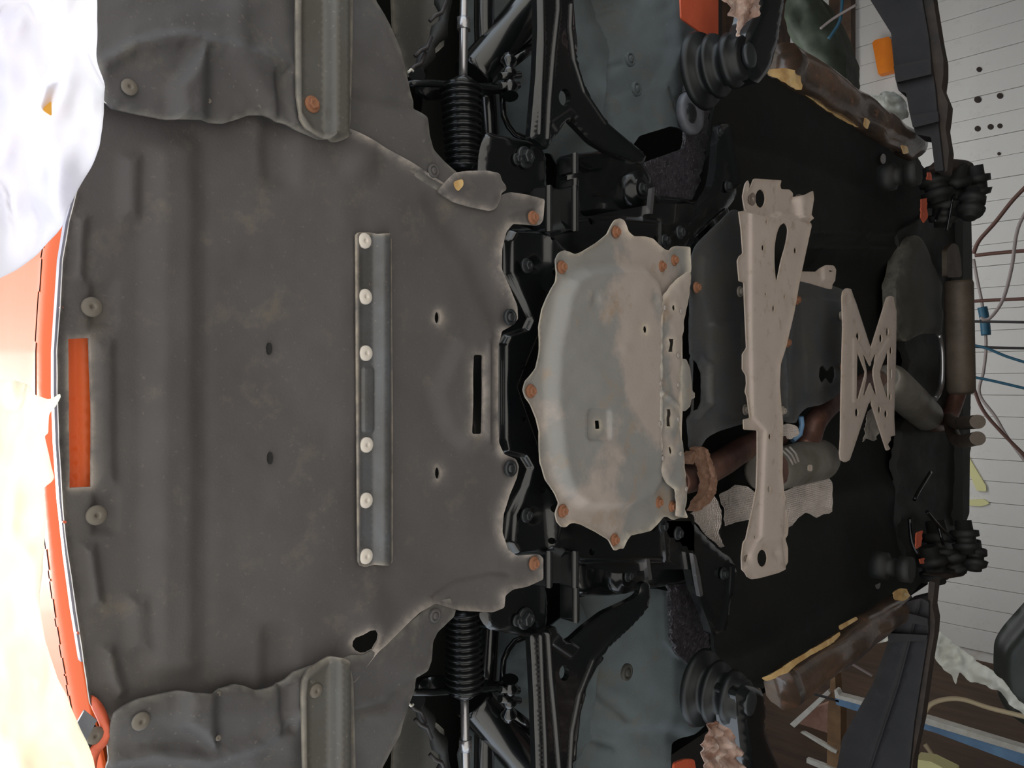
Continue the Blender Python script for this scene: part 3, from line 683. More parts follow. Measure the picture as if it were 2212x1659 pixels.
# ------------------------------------------------------------------ underfloor (rear half)
fl = bb('floor_pan', '1400,430 1480,450 1530,330 1545,200 1620,120 1690,150 1760,190 1960,318 2010,380 2094,450 2098,640 2092,900 2092,1120 2010,1240 1960,1288 1700,1462 1600,1500 1548,1440 1536,1340 1500,1180 1400,1180 1300,1000 1300,600', h=.985, mat=M['floor_b'], grid=16, th=.01, rad=8,
   rel=[('bead', pts('1560,300 1700,330 1960,440'), -.012, 26), ('bead', pts('1560,1420 1750,1340 1950,1210'), .012, 30), ('bead', pts('1640,1480 1800,1370 1960,1275'), .02, 14), ('bead', pts('1640,130 1800,230 1970,340'), .02, 14),
        ('bead', pts('1750,505 1940,505'), .010, 9), ('bead', pts('1750,535 1940,535'), .010, 9), ('bead', pts('1765,470 1770,570'), .012, 10), ('bead', pts('1865,480 1868,560'), .012, 10), ('pl', pts('1450,560 1900,560 2060,620 2060,1000 1900,1040 1450,1100'), -.05, 50), ('noise', 60, .006)],
   label='black undersealed floor pan')
for px, py in ((1908, 343), (1896, 1262)): sheet('plug', oval(px, py, 6, 11), M['film'], fl, h=.975, th=.004, grid=5, sh='n')
# gearbox/tunnel cover
sh_hole = pts('1497,776 1508,784 1516,806 1519,842 1515,868 1507,884 1497,888')
hg = pts('1767,794 1773,789 1778,794 1783,801 1789,793 1795,789 1800,797 1801,814 1797,826 1790,829 1784,822 1781,817 1776,824 1770,826 1766,814')
sc = part('tunnel_cover', pts('1486,600 1488,560 1500,530 1540,490 1568,460 1580,452 1602,460 1618,480 1626,560 1640,640 1690,690 1700,900 1640,906 1600,916 1550,930 1525,944 1512,962 1506,975 1492,980 1484,966 1480,905 1490,893 1486,760'), M['shield'], h=.895, th=.004, grid=9,
          holes=[sh_hole], rel=[('bead', pts('1520,560 1518,620 1530,670 1534,700'), .009, 14), ('pl', pts('1530,700 1600,700 1600,900 1530,880'), .008, 16), ('bead', pts('1490,770 1512,765 1530,790 1532,870 1505,905'), .008, 8), ('lip', .006, 8), ('noise', 50, .004)], rad=8, wear=5, label='dark plastic cover under the gearbox')
fast('hex', 'rust', 1505, 621, .883, .013, sc, label='rusty bolt'); fast('hex', 'bolt', 1599, 630, .883, .014, sc); fast('hex', 'bolt', 1611, 885, .883, .014, sc)
tc_ = part('tunnel_cover', pts('1692,604 1735,606 1800,618 1824,628 1826,700 1824,800 1821,838 1800,858 1768,876 1738,880 1722,896 1716,915 1690,912 1686,830 1690,740'), M['shield'], h=.905, th=.004, grid=9, holes=[hg],
          rel=[('pl', pts('1730,640 1815,650 1812,830 1740,850'), .006, 10), ('bead', pts('1715,650 1706,760 1708,900'), .008, 9), ('lip', .005, 7), ('noise', 50, .003)], rad=8, wear=5, label='dark plastic cover further back with an hourglass cut-out')
for px, py, k_ in ((1722, 648, 'rust'), (1701, 740, 'rust'), (1691, 888, 'bolt'), (1817, 682, 'bolt'), (1819, 793, 'rust')): fast('hex', k_, px, py, .893, .014, tc_)
part('gearbox_sump', pts('1474,774 1488,776 1496,796 1500,830 1501,846 1506,848 1506,860 1499,862 1496,878 1486,888 1474,888'), M['skid'], h=.872, th=.03, grid=6, rad=3, rel=[('lip', -.006, 5)], label='pale metal lug between skid plate and cover')

# skid plate --------------------------------------------------------
skid_o = pts('''1335,472 1344,477 1350,488 1354,501 1366,511 1386,511 1406,516 1419,529 1432,540 1442,542 1449,534 1456,532 1487,534 1489,584 1470,640 1468,860 1470,1080
 1482,1118 1465,1118 1450,1123 1440,1116 1429,1116 1416,1132 1401,1146 1373,1153 1358,1156 1350,1167 1343,1185 1335,1184 1323,1189 1316,1177 1310,1165 1282,1148 1252,1133 1237,1129 1227,1130 1219,1138 1209,1138 1200,1126 1196,1109 1203,1086 1196,1068 1176,1038 1163,998 1161,965 1162,932 1154,901 1143,876 1130,858 1125,843 1132,823 1144,810
 1154,796 1161,756 1161,706 1167,668 1178,643 1196,610 1199,592 1196,562 1202,548 1214,541 1227,545 1238,550 1252,545 1287,524 1308,506 1316,488 1324,476''')
plat = pts('1208,640 1225,605 1260,585 1340,580 1390,585 1415,610 1424,660 1424,800 1422,960 1420,1040 1405,1064 1350,1092 1300,1096 1250,1092 1222,1070 1203,1030 1192,970 1184,900 1180,840 1184,760')
sk = part('skid_plate', skid_o, M['skid'], h=.825, grid=7, sh='r', rad=4, wear=5, th=.003,
    holes=[oval(1375.5, 713, 4.5, 8), rounded(rect(1273, 908, 1284, 926), 2, 3)],
    rel=[('pl', plat, .020, 24), ('dome', 1268, 650, 13, 24, -.006), ('dome', 1397, 650, 11, 22, -.005), ('dome', 1330, 755, 20, 20, .002),
         ('pl', rounded(rect(1252, 884, 1301, 950), 10), -.007, 7), ('lip', .005, 5), ('noise', 60, .002)]
        + [('dome', a, b, 17, 20, -.005) for a, b in ((1331, 501), (1214, 576), (1147, 845), (1216, 1104), (1328, 1167))], label='pale cast-looking skid plate with scalloped bolt lugs')
for px, py in ((1331, 501), (1214, 577), (1147, 845), (1216, 1104), (1328, 1166), (1430, 575), (1457, 562), (1423, 1085), (1452, 1094)):
    fast('hex', 'rust', px, py, .824, .0115, sk, label='rusty hexagon bolt on the skid plate')
br = part('skid_bracket', pts('''1487,586 1495,586 1494,627 1490,655 1482,683 1477,718 1475,769 1471,845 1468,863 1471,927 1480,972 1483,1015 1487,1066 1482,1118 1466,1116 1462,1058 1449,1048 1432,1025 1425,987 1423,927 1424,825 1424,769 1425,693 1432,650 1438,635 1467,602'''), M['skid'], h=.806, grid=6, rad=3, th=.003, wear=4,
     holes=[rect(1446, 732, 1456, 760), rect(1440, 884, 1450, 921), oval(1456, 665, 3.5, 6.5), oval(1449, 973, 3.5, 8.5)],
     rel=[('bead', pts('1432,850 1470,878'), .005, 8), ('bead', pts('1430,650 1428,800 1428,980'), .003, 5), ('lip', -.003, 5), ('noise', 25, .003)], label='pale perforated bracket along the rear edge of the skid plate')
for px, py in ((1437, 665), (1472, 672), (1466, 768), (1428, 828), (1466, 832), (1426, 915), (1466, 906), (1433, 990), (1471, 980), (1483, 1056)):
    fast('pan', 'skid', px, py, .804, .005, br, name='rivet')

# big brace ---------------------------------------------------------
brace_o = pts('''1637,384 1696,388 1693,399 1695,407 1713,408 1720,415 1722,424 1733,422 1751,413 1753,430 1746,474 1748,481 1735,540 1721,605 1708,678 1691,749 1679,787 1677,830 1680,871 1684,911 1683,1020 1686,1060 1697,1104 1701,1136 1699,1164 1705,1185 1705,1215 1696,1229
 1680,1237 1626,1252 1612,1246 1606,1232 1605,1204 1610,1161 1624,1096 1632,1055 1634,993 1634,930 1605,928 1604,906 1618,903 1612,857 1608,846 1611,830 1610,811 1602,798 1602,765 1611,752 1607,665 1605,610 1595,608 1591,564 1595,554 1603,548 1599,494 1594,457 1614,455 1613,421 1618,396 1624,387 1627,398 1624,414 1630,402''')
bro = part('cross_brace', brace_o, M['brace'], h=.80, grid=6, rad=3, th=.003, wear=4,
     holes=[oval(1653, 427, 11, 20), catmull(pts('1689,482 1696,490 1697,505 1692,532 1683,564 1673,609 1669,585 1668,555 1669,528 1674,502 1681,487'), 5), oval(1651, 480, 2, 6, 8), oval(1643, 536, 3, 7, 10), oval(1713, 542, 3, 7, 10),
            oval(1649, 636, 2, 5, 8), oval(1690, 641, 2, 5, 8), oval(1666, 667, 3, 7, 10), oval(1658, 943, 3, 7, 10), oval(1656, 1056, 3, 7, 10), oval(1631, 1160, 2, 4, 8), oval(1647, 1206, 11, 19)],
     rel=[('pl', pts('1618,460 1760,486 1760,560 1700,760 1690,1160 1700,1250 1600,1250 1640,1160 1650,930 1622,900 1618,700'), .006, 6), ('pl', pts('1600,370 1760,370 1760,474 1706,462 1690,458 1672,470 1614,456'), -.012, 9),
          ('pl', pts('1722,380 1770,380 1760,480 1730,470'), .016, 8), ('dome', 1618, 1210, 12, 16, -.007), ('dome', 1678, 1196, 12, 16, -.007), ('dome', 1630, 430, 10, 16, -.007), ('dome', 1725, 430, 10, 14, -.008),
          ('pl', pts('1590,1170 1720,1158 1720,1260 1590,1260'), -.006, 12), ('lip', .003, 6)], label='long pale steel cross brace with a teardrop opening')
for px, py, rx_, ry_ in ((1617, 1211, 8, 14), (1679, 1197, 9, 14), (1626, 430, 7, 14), (1727, 430, 9, 11)):
    sheet('dent_mark', oval(px, py, rx_, ry_, 12), M['dent'], bro, h=.8065 if py > 1000 else .811, th=.002, grid=4, sh='n', rel=[('dome', px, py, rx_, ry_, -.003)])
part('tunnel_bracket', pts('1718,586 1763,587 1770,581 1779,573 1797,574 1802,583 1800,605 1797,625 1786,623 1750,612 1718,605'), M['brace'], h=.84, th=.003, grid=6, rad=3, rel=[('pl', pts('1774,560 1820,560 1820,612 1776,606'), .006, 6)], label='small pale bracket beside the cross brace',
     holes=[pts('1786,584 1796,586 1788,588')])
# X plate -----------------------------------------------------------
xo = pts('''1831,622 1841,624 1847,642 1853,657 1856,667 1884,754 1914,657 1919,642 1926,638 1933,642 1936,662 1939,672 1938,758 1934,900 1936,941 1926,943 1927,950 1920,960 1926,970 1918,974 1912,956 1882,862 1846,971 1838,994 1828,999 1819,994 1817,979 1819,946 1820,860 1824,708 1822,642 1824,629''')
part('rear_brace', xo, M['brace'], h=.815, grid=4.5, rad=2.5, th=.004, wear=3,
     holes=[pts('1850,756 1868,803 1867,812 1852,865 1848,860'), pts('1917,754 1899,801 1900,815 1914,861 1917,858'), pts('1865,764 1878,791 1890,764 1893,767 1885,798 1885,812 1892,850 1889,854 1878,827 1866,857 1863,853 1870,815 1870,800 1863,768'),
            oval(1853, 728, 4, 10, 10), oval(1903, 731, 3.5, 10, 10), oval(1917, 717, 3.5, 10, 10), oval(1923, 757, 3, 9, 10), rect(1920, 797, 1925, 817), oval(1921, 857, 3, 9, 10), oval(1851, 891, 4, 10, 10), oval(1900, 885, 3, 9, 10), oval(1914, 894, 3.5, 9, 10)],
     rel=[('pl', pts('1842,730 1850,730 1884,790 1918,730 1926,730 1930,870 1850,870 1842,870'), .003, 4), ('dome', 1832, 650, 8, 22, -.004), ('dome', 1927, 656, 8, 14, -.004), ('lip', -.003, 3)], label='pale X-shaped rear tunnel brace')

# exhaust ------------------------------------------------------------
ex = tube('exhaust_pipe', [(1460, 1040, .93), (1500, 1030, .93), (1560, 1000, .94), (1610, 968, .95), (1680, 940, .96)], .034, M['pipe'], car, 24, label='brown heat-tinted exhaust pipe')
a, b = P(1530, 1018, h=.935), P(1548, 1010, h=.937)
d_ = (b - a).normalized()
sheet('pipe_flange', pts('1506,968 1520,964 1530,972 1540,1000 1549,1030 1548,1062 1538,1082 1510,1104 1500,1106 1508,1088 1524,1064 1528,1040 1522,1010 1508,985'), M['flange'], ex, h=.865, th=.02, grid=5, rad=4, rel=[('noise', 8, .004), ('bead', pts('1525,975 1538,1030 1530,1075'), -.004, 3)], label='rusty pipe flange')
sheet('pipe_flange', pts('1486,1000 1490,984 1500,974 1506,985 1498,1004'), M['flange'], ex, h=.868, th=.02, grid=5, rad=3)
can = lathe('catalytic_converter', P(1648, 1020, h=.90), P(1778, 990, h=.93), [(0, .045), (0, .052), (.2, .058), (.22, .060), (.26, .058), (.34, .060), (.38, .058), (.46, .062), (.9, .066), (.97, .058), (1, .03)], M['can'], car, 32, label='grey steel converter can')
sheet('can_opening', pts('1685,980 1694,985 1702,1000 1704,1022 1700,1040 1690,1048 1684,1044'), M['pipe'], can, h=.838, th=.004, grid=5, sh='r', rad=3)
for k_ in range(3):
    tube('can_rib', [(1688 + 9 * k_, 972 - 3 * k_, .842), (1702 + 8 * k_, 985 - 3 * k_, .838), (1713 + 6 * k_, 1003 - 3 * k_, .838)], .003, M['skid'], can, n=8)
sheet('nameplate', rect(1746, 1004, 1755, 1018), M['brace'], can, h=.832, th=.002, grid=5)
tube('exhaust_pipe', [(1735, 975, .93), (1752, 940, .93), (1762, 910, .93), (1800, 868, .94), (1860, 830, .95), (1900, 820, .96), (1960, 850, .97)], .034, M['pipe'], car, 22, label='copper-brown exhaust pipe running back from the converter')
tube('coolant_hose', [(1730, 900, .93), (1732, 918, .93), (1728, 938, .93), (1712, 952, .94)], .008, M['steelb'], car, label='blue hose beside the exhaust')
sheet('hanger_foil', pts('1686,920 1700,914 1722,920 1728,940 1712,946 1704,950 1700,940 1686,946'), M['foil'], car, h=.90, grid=5, th=.003, rel=[('noise', 12, .006)])
for o, lb in (('1483,1112 1520,1090 1540,1071 1549,1084 1554,1112 1551,1142 1553,1168 1565,1180 1554,1183 1520,1150', 'embossed foil heat shield beside the flange'),
          ('1552,1068 1586,1047 1610,1050 1629,1063 1640,1120 1618,1122 1586,1128 1564,1137 1562,1105', 'embossed foil heat shield behind the cross brace'),
          ('1660,1074 1740,1040 1772,1000 1772,949 1779,980 1784,1025 1795,1041 1796,1104 1789,1109 1775,1110 1762,1119 1748,1110 1737,1107 1724,1117 1713,1134 1698,1139 1665,1120', 'embossed foil heat shield under the converter')):
    part('heat_shield', pts(o), M['foil'], h=.945, grid=7, rad=3, th=.002, rel=[('noise', 26, .008), ('lip', .004, 5)], label=lb)
bb('shield_strip', '1540,1068 1552,1076 1560,1110 1558,1160 1552,1175 1552,1120', mat=M['black_m'], h=.95, grid=5, th=.004)
part('shield_foil', pts('1866,958 1872,900 1884,880 1896,905 1899,940 1896,950 1882,953 1872,945'), M['foil_p'], h=.90, th=.002, grid=5, rel=[('noise', 14, .01)], label='crumpled foil behind the rear brace')
# mid silencer, rear pipes
mc = lathe('silencer', P(1915, 815, h=.93), P(2008, 905, h=.95), [(0, .04), (0, .05), (.08, .066), (.5, .07), (.9, .068), (.98, .05), (1, .035)], M['can'], car, 28, label='grey silencer can behind the rear brace')
tube('exhaust_pipe', [(1995, 895, .95), (2020, 915, .95), (2045, 905, .95), (2062, 868, .94), (2072, 830, .93), (2068, 800, .93)], .038, M['pipe'], car, 18, label='curved brown tail section of the exhaust')
lathe('rear_silencer', P(2071, 606, h=.82), P(2076, 850, h=.82), [(0, .04), (0, .05), (.03, .055), (.97, .055), (1, .045)], M['silencer'], car, 28, label='long grey-beige rear silencer')
for y0 in (914, 950):
    tube('tail_pipe', [(2050, 905, .90), (2066, y0, .82), (2112, y0 - 3, .66)], .026, M['silencer'], car, 18, label=None)
tube('handle_rod', [(2028, 722, .88), (2035, 760, .88), (2034, 830, .88), (2020, 862, .88)], .011, M['chrome'], car, label='pale curved rod beside the rear silencer')
part('fuel_tank', pts('1958,560 1968,520 1985,505 2000,512 2025,560 2045,610 2046,720 2030,720 2000,720 1965,740 1948,690 1946,620'), M['arch_d'], h=.93, th=.05, grid=10, rad=10, rel=[('lip', -.02, 14), ('bead', pts('1957,610 1965,730'), -.01, 9), ('noise', 60, .01)], label='dull grey fuel tank')
part('rear_panel', pts('2045,540 2058,524 2070,530 2076,560 2078,598 2046,600'), M['silencer'], h=.90, th=.02, grid=8, label='dull brown panel ahead of the silencer')
bb('rear_crossmember', '1940,500 1990,470 2030,420 2090,455 2098,640 2094,900 2090,1120 2020,1230 1960,1250 1940,1130 1945,930 1975,880 1960,760', mat=M['black_m'], h=.97, grid=12, th=.03, rad=8, rel=[('noise', 40, .02)], label='dark rear crossmember')
bb('rear_valance', '2080,455 2098,460 2102,650 2096,900 2094,1110 2080,1140', mat=M['black_m'], h=.93, grid=10, th=.12, rad=5)
for pth, r_ in (([(2002, 1105, .86), (2040, 1148, .84), (2092, 1186, .82)], .007), ([(2025, 1130, .88), (2038, 1178, .86)], .006), ([(2044, 420, .88), (2030, 455, .88), (2020, 480, .88)], .006), ([(1975, 1080, .9), (1985, 1060, .9), (2010, 1020, .9)], .007), ([(2045, 500, .86), (2056, 440, .84), (2060, 420, .84)], .005), ([(1965, 1120, .9), (1970, 1170, .9), (1985, 1200, .88)], .008)):
    tube('brake_pipe', pth, r_, M['black'], car, 10)
def clump(pp, seed, r0=.05):
    random.seed(seed)
    for (x_, y_, h_, r_) in pp:
        a = P(x_, y_, h=h_); d_ = Vector((1, random.uniform(-.5, .5), random.uniform(-.3, .3))).normalized() * r_ * 2
        r_ *= .8; lathe('hub_casting', a - d_ / 2, a + d_ / 2, [(0, r_ * .3), (0, r_ * .5), (.12, r_ * .55), (.14, r_ * .85), (.3, r_), (.32, r_ * .7), (.5, r_ * .7), (.52, r_ * .95), (.7, r_ * .95), (.72, r_ * .6), (1, r_ * .55)], M['black_m'], car, random.choice((7, 9, 14)))
clump([(2108, 395, .80, .075), (2098, 440, .78, .07), (2060, 400, .86, .09), (2040, 450, .88, .08), (2020, 400, .9, .08)], 3)
clump([(2085, 1160, .80, .07), (2104, 1200, .78, .065), (2055, 1200, .86, .09), (2030, 1170, .9, .09), (2015, 1220, .9, .08)], 5)
for o in ('2046,355 2060,340 2100,344 2115,352 2112,368 2090,368 2050,366', '2030,1246 2060,1240 2090,1222 2100,1236 2094,1246 2060,1252'):
    bb('trailing_arm', o, mat=M['lift_r'], h=.82, th=.05, grid=8, rad=6, rel=[('lip', -.02, 8)])
for o in ('1990,430 2002,428 2004,470 1996,482 1990,470', '2004,372 2012,372 2013,390 2004,388', '1980,1150 1994,1146 1990,1180 1978,1186', '1986,1208 1998,1205 1997,1218 1988,1218'):
    part('wheel_arch_paint', pts(o), M['orange_d'], h=.86, th=.004, grid=5, rad=2, rel=[('noise', 8, .004)], label='orange body paint glimpsed in the rear wheel arch')
part('sill_panel', pts('1466,-120 1552,-120 1552,76 1546,82 1534,83 1500,60 1472,40'), M['orange_d'], h=.93, th=.004, grid=12, rad=5, label='flat orange sill end panel')
bb('sill_panel', '1458,1648 1480,1640 1500,1640 1510,1700 1450,1700', mat=M['orange_d'], h=.95, grid=10)

#==================================================================== LIFTS
def lift(side, lab):
    s = side
    t = thing('vehicle_lift', lab, 'car lift', (1.95 * s, 2.35, 0))
    box('column', (1.95 * s - .13, 2.2, 0), (1.95 * s + .13, 2.5, 3.4), M['lift'], t)
    box('base_plate', (1.95 * s - .3, 2.05, 0), (1.95 * s + .3, 2.65, .02), M['lift'], t)
    return t
LU = lift(1, 'black steel lift with arms reaching in from the top edge of the photo')
LD = lift(-1, 'black steel lift with arms reaching in from the bottom edge of the photo')
# rear arms, traced on upright planes
au_ = sheet('rear_arm', pts('1800,-260 1980,-260 1992,0 2006,80 2012,140 2020,190 2026,260 2038,368 2020,370 2011,296 1978,290 1965,246 1957,200 1941,197 1934,170 1931,140 1925,72 1880,0'), M['lift'], LU, Y=2.72, th=.10, grid=10, rad=4, label='telescopic steel lift arm')
sheet('arm_sleeve', pts('1930,142 2010,126 2012,160 1936,178'), M['lift'], au_, Y=2.70, th=.02, grid=8, rad=3)
sheet('arm_sleeve', pts('1966,250 2026,240 2028,262 1972,276'), M['lift'], au_, Y=2.70, th=.02, grid=8, rad=3)
sheet('arm_rail', pts('1990,-200 2016,0 2030,87 2038,128 2038,160 2034,190 2048,224 2046,250 2042,276 2050,325 2046,370 2034,372 2024,260 2010,130 1990,0 1970,-200'), M['lift_r'], LU, Y=2.74, th=.06, grid=7, rad=3, label='rusty lower rail of the lift arm')
ad2 = sheet('rear_arm', pts('1957,1300 1990,1292 2006,1300 2005,1372 1998,1416 1975,1560 1960,1700 1940,1850 1780,1850 1806,1670 1819,1596 1885,1477 1918,1388 1918,1366 1936,1338 1938,1316'), M['lift'], LD, Y=2.72, th=.10, grid=10, rad=4, rel=[('bead', pts('1985,1310 1940,1480 1880,1659'), -.006, 5)], label='telescopic steel lift arm')
sheet('arm_sleeve', pts('1938,1318 2004,1336 2004,1352 1934,1340'), M['lift'], ad2, Y=2.70, th=.02, grid=8, rad=3)
sheet('arm_sleeve', pts('1920,1368 2004,1372 2000,1384 1918,1388'), M['lift'], ad2, Y=2.70, th=.02, grid=8, rad=3)
sheet('arm_rail', pts('2006,1255 2020,1258 2014,1310 2020,1340 2018,1372 2010,1416 1990,1560 1972,1643 1960,1850 1938,1850 1955,1650 1978,1500 1996,1400 2003,1372 2004,1300'), M['lift_r'], LD, Y=2.74, th=.06, grid=7, rad=3, label='rusty lower rail of the lift arm')
# pads at the rear
for (L_, px, py) in ((LU, 1985, 372), (LD, 1970, 1232)):
    a = P(px, py, h=.74); lathe('lift_pad', a, a + Vector((0, 0, .12)), [(0, .03), (0, .042), (.3, .042), (.32, .03), (.6, .03), (.62, .045), (1, .046)], M['black_m'], L_, 28)
# front arms and round pads
for (L_, s, cx_, cy_) in ((LU, 1, 1600, 130), (LD, -1, 1600, 1510)):
    fa_o = pts('1615,96 1622,70 1640,30 1650,-30 1680,-260 1790,-260 1706,-20 1698,40 1690,90 1672,150 1650,178 1625,165') if s > 0 else pts('1600,1500 1616,1480 1655,1490 1665,1530 1660,1580 1700,1680 1740,1850 1650,1850 1625,1700 1612,1640 1604,1560')
    fa = sheet('front_arm', fa_o, M['black'], L_, h=.735, th=.05, grid=9, rad=8, rel=[('lip', -.012, 9)], label='black front lift arm')
    a = P(1612, 122 if s > 0 else 1516, h=.745)
    lathe('lift_pad', a, a + Vector((0, 0, .115)), [(0, .02), (0, .040), (.04, .046), (.16, .046), (.18, .054), (.3, .060), (.34, .048), (.5, .048), (.54, .066), (.62, .070), (.66, .056), (.8, .056), (.83, .080), (.95, .086), (1, .08)], M['pad'], L_, 36, label='round stepped lift pad')
    for k_ in (0, 1):
        c_ = a + Vector((0, 0, -.002)); lathe('pad_screw', c_, c_ + Vector((0, 0, -.012)), [(0, .026), (.8, .026), (.9, .02), (1, .012)], M['bolt_b'], L_, 24) if k_ else None

#==================================================================== WRAPPED SILLS AND LOOSE FILM
def sill_wrap(nm, a, b, side, lab):
    pa, pb = P(*a), P(*b); n = 18; rows = 26; V = []; Fc = []
    u = (pb - pa).normalized(); v = Vector((1, 0, 0)); w = u.cross(v).normalized(); v = w.cross(u)
    for i in range(rows):
        t = i / (rows - 1); c = pa.lerp(pb, t)
        for j in range(n):
            an = 2 * math.pi * j / n
            r = .047 * (1 + .20 * noise.noise(Vector((t * 9, math.cos(an) * 1.3, math.sin(an) * 1.3 + side))) + .03 * noise.noise(Vector((t * 6, math.cos(an), math.sin(an)))))
            V.append(c + v * r * math.cos(an) + w * r * math.sin(an))
    for i in range(rows - 1):
        for j in range(n): Fc.append((i * n + j, i * n + (j + 1) % n, (i + 1) * n + (j + 1) % n, (i + 1) * n + j))
    Fc += [tuple(range(n)), tuple((rows - 1) * n + j for j in range(n))]
    return emit(nm, V, Fc, M['film'], label=lab, cat='plastic film')
sill_wrap('sill_film', (1692, 132, .80), (1972, 318, .82), 1, 'dirty brown plastic film wrapped along the upper sill')
sill_wrap('sill_film', (1690, 1492, .80), (1948, 1308, .82), 5, 'dirty brown plastic film wrapped along the lower sill')
def film(nm, o, m, lab, cat='plastic film', **k):
    k.setdefault('grid', 7); k.setdefault('th', .0015); k.setdefault('rad', 4)
    return sheet(nm, pts(o), M[m], label=lab, cat=cat, **k)
film('film_edge', '1655,150 1690,148 1730,156 1728,196 1714,194 1690,178 1660,160', 'film_y', 'yellowish film flap under the front end of the upper sill', h=.775, rel=[('crumple', 40, .006)])
film('film_edge', '1725,196 1760,210 1800,232 1856,262 1862,272 1850,276 1790,242 1750,214', 'film_y', 'long yellowish film edge along the upper sill', h=.81, rel=[('crumple', 40, .004)])
film('film_edge', '1868,252 1880,262 1874,280 1866,272', 'film_y', 'small yellow film scrap near the rear end of the upper sill', h=.78, grid=5)
film('film_edge', '1946,312 1960,316 1964,330 1952,334', 'film_y', 'tan scrap beside the rear upper lift pad', h=.78, grid=5)
film('film_edge', '1648,1466 1690,1440 1740,1408 1790,1380 1812,1364 1814,1372 1795,1390 1740,1420 1700,1452 1655,1472', 'film_y', 'long yellowish film edge along the lower sill', h=.79, rel=[('crumple', 40, .004)])
film('film_edge', '1812,1352 1850,1332 1854,1338 1815,1362', 'film_y', 'short pale film edge near the middle of the lower sill', h=.80, grid=5)
film('film_edge', '1926,1280 1942,1270 1958,1272 1964,1284 1952,1298 1930,1296', 'film_y', 'yellow crumpled scrap beside the rear lower lift pad', h=.78, grid=5, rel=[('crumple', 20, .006)])
film('crumpled_plastic', '1878,212 1900,204 1925,200 1945,208 1960,222 1966,250 1955,262 1942,262 1915,240 1890,222', 'wrap_w', 'crumpled white plastic bag behind the upper sill', h=None, Y=2.9, rel=[('crumple', 34, .035), ('dome', 1925, 235, 50, 40, .08)], sh='c', grid=5)
film('crumpled_plastic', '1585,-120 1640,-120 1640,20 1625,40 1600,60 1592,80 1585,40 1560,10 1545,-60', 'wrap_p', 'crumpled pinkish plastic hanging at the upper edge beside the orange sill panel', h=.70, rel=[('crumple', 40, .014)], sh='c', grid=5)
film('crumpled_plastic', '1512,1640 1508,1600 1520,1575 1540,1556 1562,1566 1580,1582 1592,1610 1598,1660 1590,1760 1500,1760', 'wrap_p', 'crumpled pinkish plastic at the bottom edge beside the front lift arm', h=.70, rel=[('crumple', 36, .016)], sh='c', grid=5)
film('torn_sheet', '2014,1356 2035,1366 2070,1392 2110,1424 2150,1448 2185,1486 2230,1540 2230,1560 2190,1524 2160,1492 2130,1478 2100,1470 2075,1448 2066,1478 2058,1456 2040,1440 2016,1412', 'wrap_w', 'torn white plastic sheet hanging off the lower lift arm', Y=3.4, rel=[('crumple', 70, .03)], grid=6)
film('torn_sheet', '1846,1396 1880,1372 1925,1345 1928,1362 1918,1372 1920,1384 1880,1390', 'wrap_w', 'white plastic strip between lower sill and lift arm', Y=2.66, rel=[('crumple', 40, .02)], grid=7)

# masking plastic in front of the bumper (left edge)
film('masking_sheet', '-80,-160 190,-160 192,0 196,60 198,140 206,190 211,260 205,320 190,360 165,400 140,455 128,490 100,520 60,560 20,590 -80,640', 'wrap', 'white plastic masking sheet hanging at the upper left over the bumper', h=.74, sh='r', rad=14, grid=10, rel=[('crumple', 300, .028, .5), ('noise', 160, .006)])
film('masking_sheet', '-80,820 20,822 52,836 58,852 90,862 108,860 127,850 128,857 118,872 96,892 97,935 88,940 100,980 114,1030 108,1040 86,1055 92,1100 88,1160 92,1230 84,1280 94,1380 128,1470 145,1500 160,1560 185,1620 205,1700 210,1800 -80,1800', 'wrap_y', 'cream plastic masking sheet hanging at the lower left over the bumper', h=.74, sh='r', rad=8, grid=8, rel=[('crumple', 300, .028, .5), ('noise', 160, .006)])
film('yellow_tape', '88,190 110,180 112,250 84,232', 'film_t', 'yellow tape patch on the upper masking sheet', h=.735, grid=8, cat='tape')

#==================================================================== BACKGROUND THINGS
sheet('wall_card', pts('1884,92 1890,86 1920,79 1924,84 1932,152 1897,161'), M['tagor'], Y=7.9, th=.08, grid=9, rad=3, label='bright orange rectangular card on the pale back wall', cat='sign')
wires = [('cordb', [(2106, 552), (2160, 546), (2260, 538)], .020, 'reddish-brown rod against the pale wall, topmost straight one', 'cord'),
 ('cordb', [(2085, 652), (2150, 648), (2260, 644)], .018, 'dark red-brown rod against the pale wall, second straight one', 'cord'),
 ('cordk', [(2085, 694), (2150, 695), (2260, 697)], .014, 'thin black rod against the pale wall level with the blue sleeve', 'cord'),
 ('cordk', [(2090, 748), (2150, 751), (2260, 753)], .014, 'thin black cord below the blue sleeve', 'cord'),
 ('blue', [(2092, 744), (2130, 752), (2180, 772), (2260, 796)], .014, 'blue-green cord slanting down to the right below the sleeve', 'cord'),
 ('blue', [(2100, 814), (2150, 824), (2260, 850)], .014, 'blue-grey cord leaving the cream foam', 'cord'),
 ('cordb', [(2103, 548), (2115, 520), (2150, 480), (2190, 430), (2240, 380)], .020, 'brown twisted cord curving up to the right edge', 'cord'),
 ('cord', [(2240, 420), (2200, 490), (2185, 580), (2165, 650), (2135, 690), (2118, 686)], .016, 'pale grey cord hanging from the right edge to the blue sleeve', 'cord'),
 ('cord', [(2103, 560), (2112, 610), (2122, 660), (2130, 740), (2125, 800), (2116, 850), (2150, 900), (2180, 950), (2240, 1030)], .016, 'long pale cord passing through the blue sleeve', 'cord'),
 ('cordb', [(2098, 820), (2120, 880), (2160, 930), (2240, 1010)], .016, 'brown cord sagging beside the long pale cord', 'cord')]
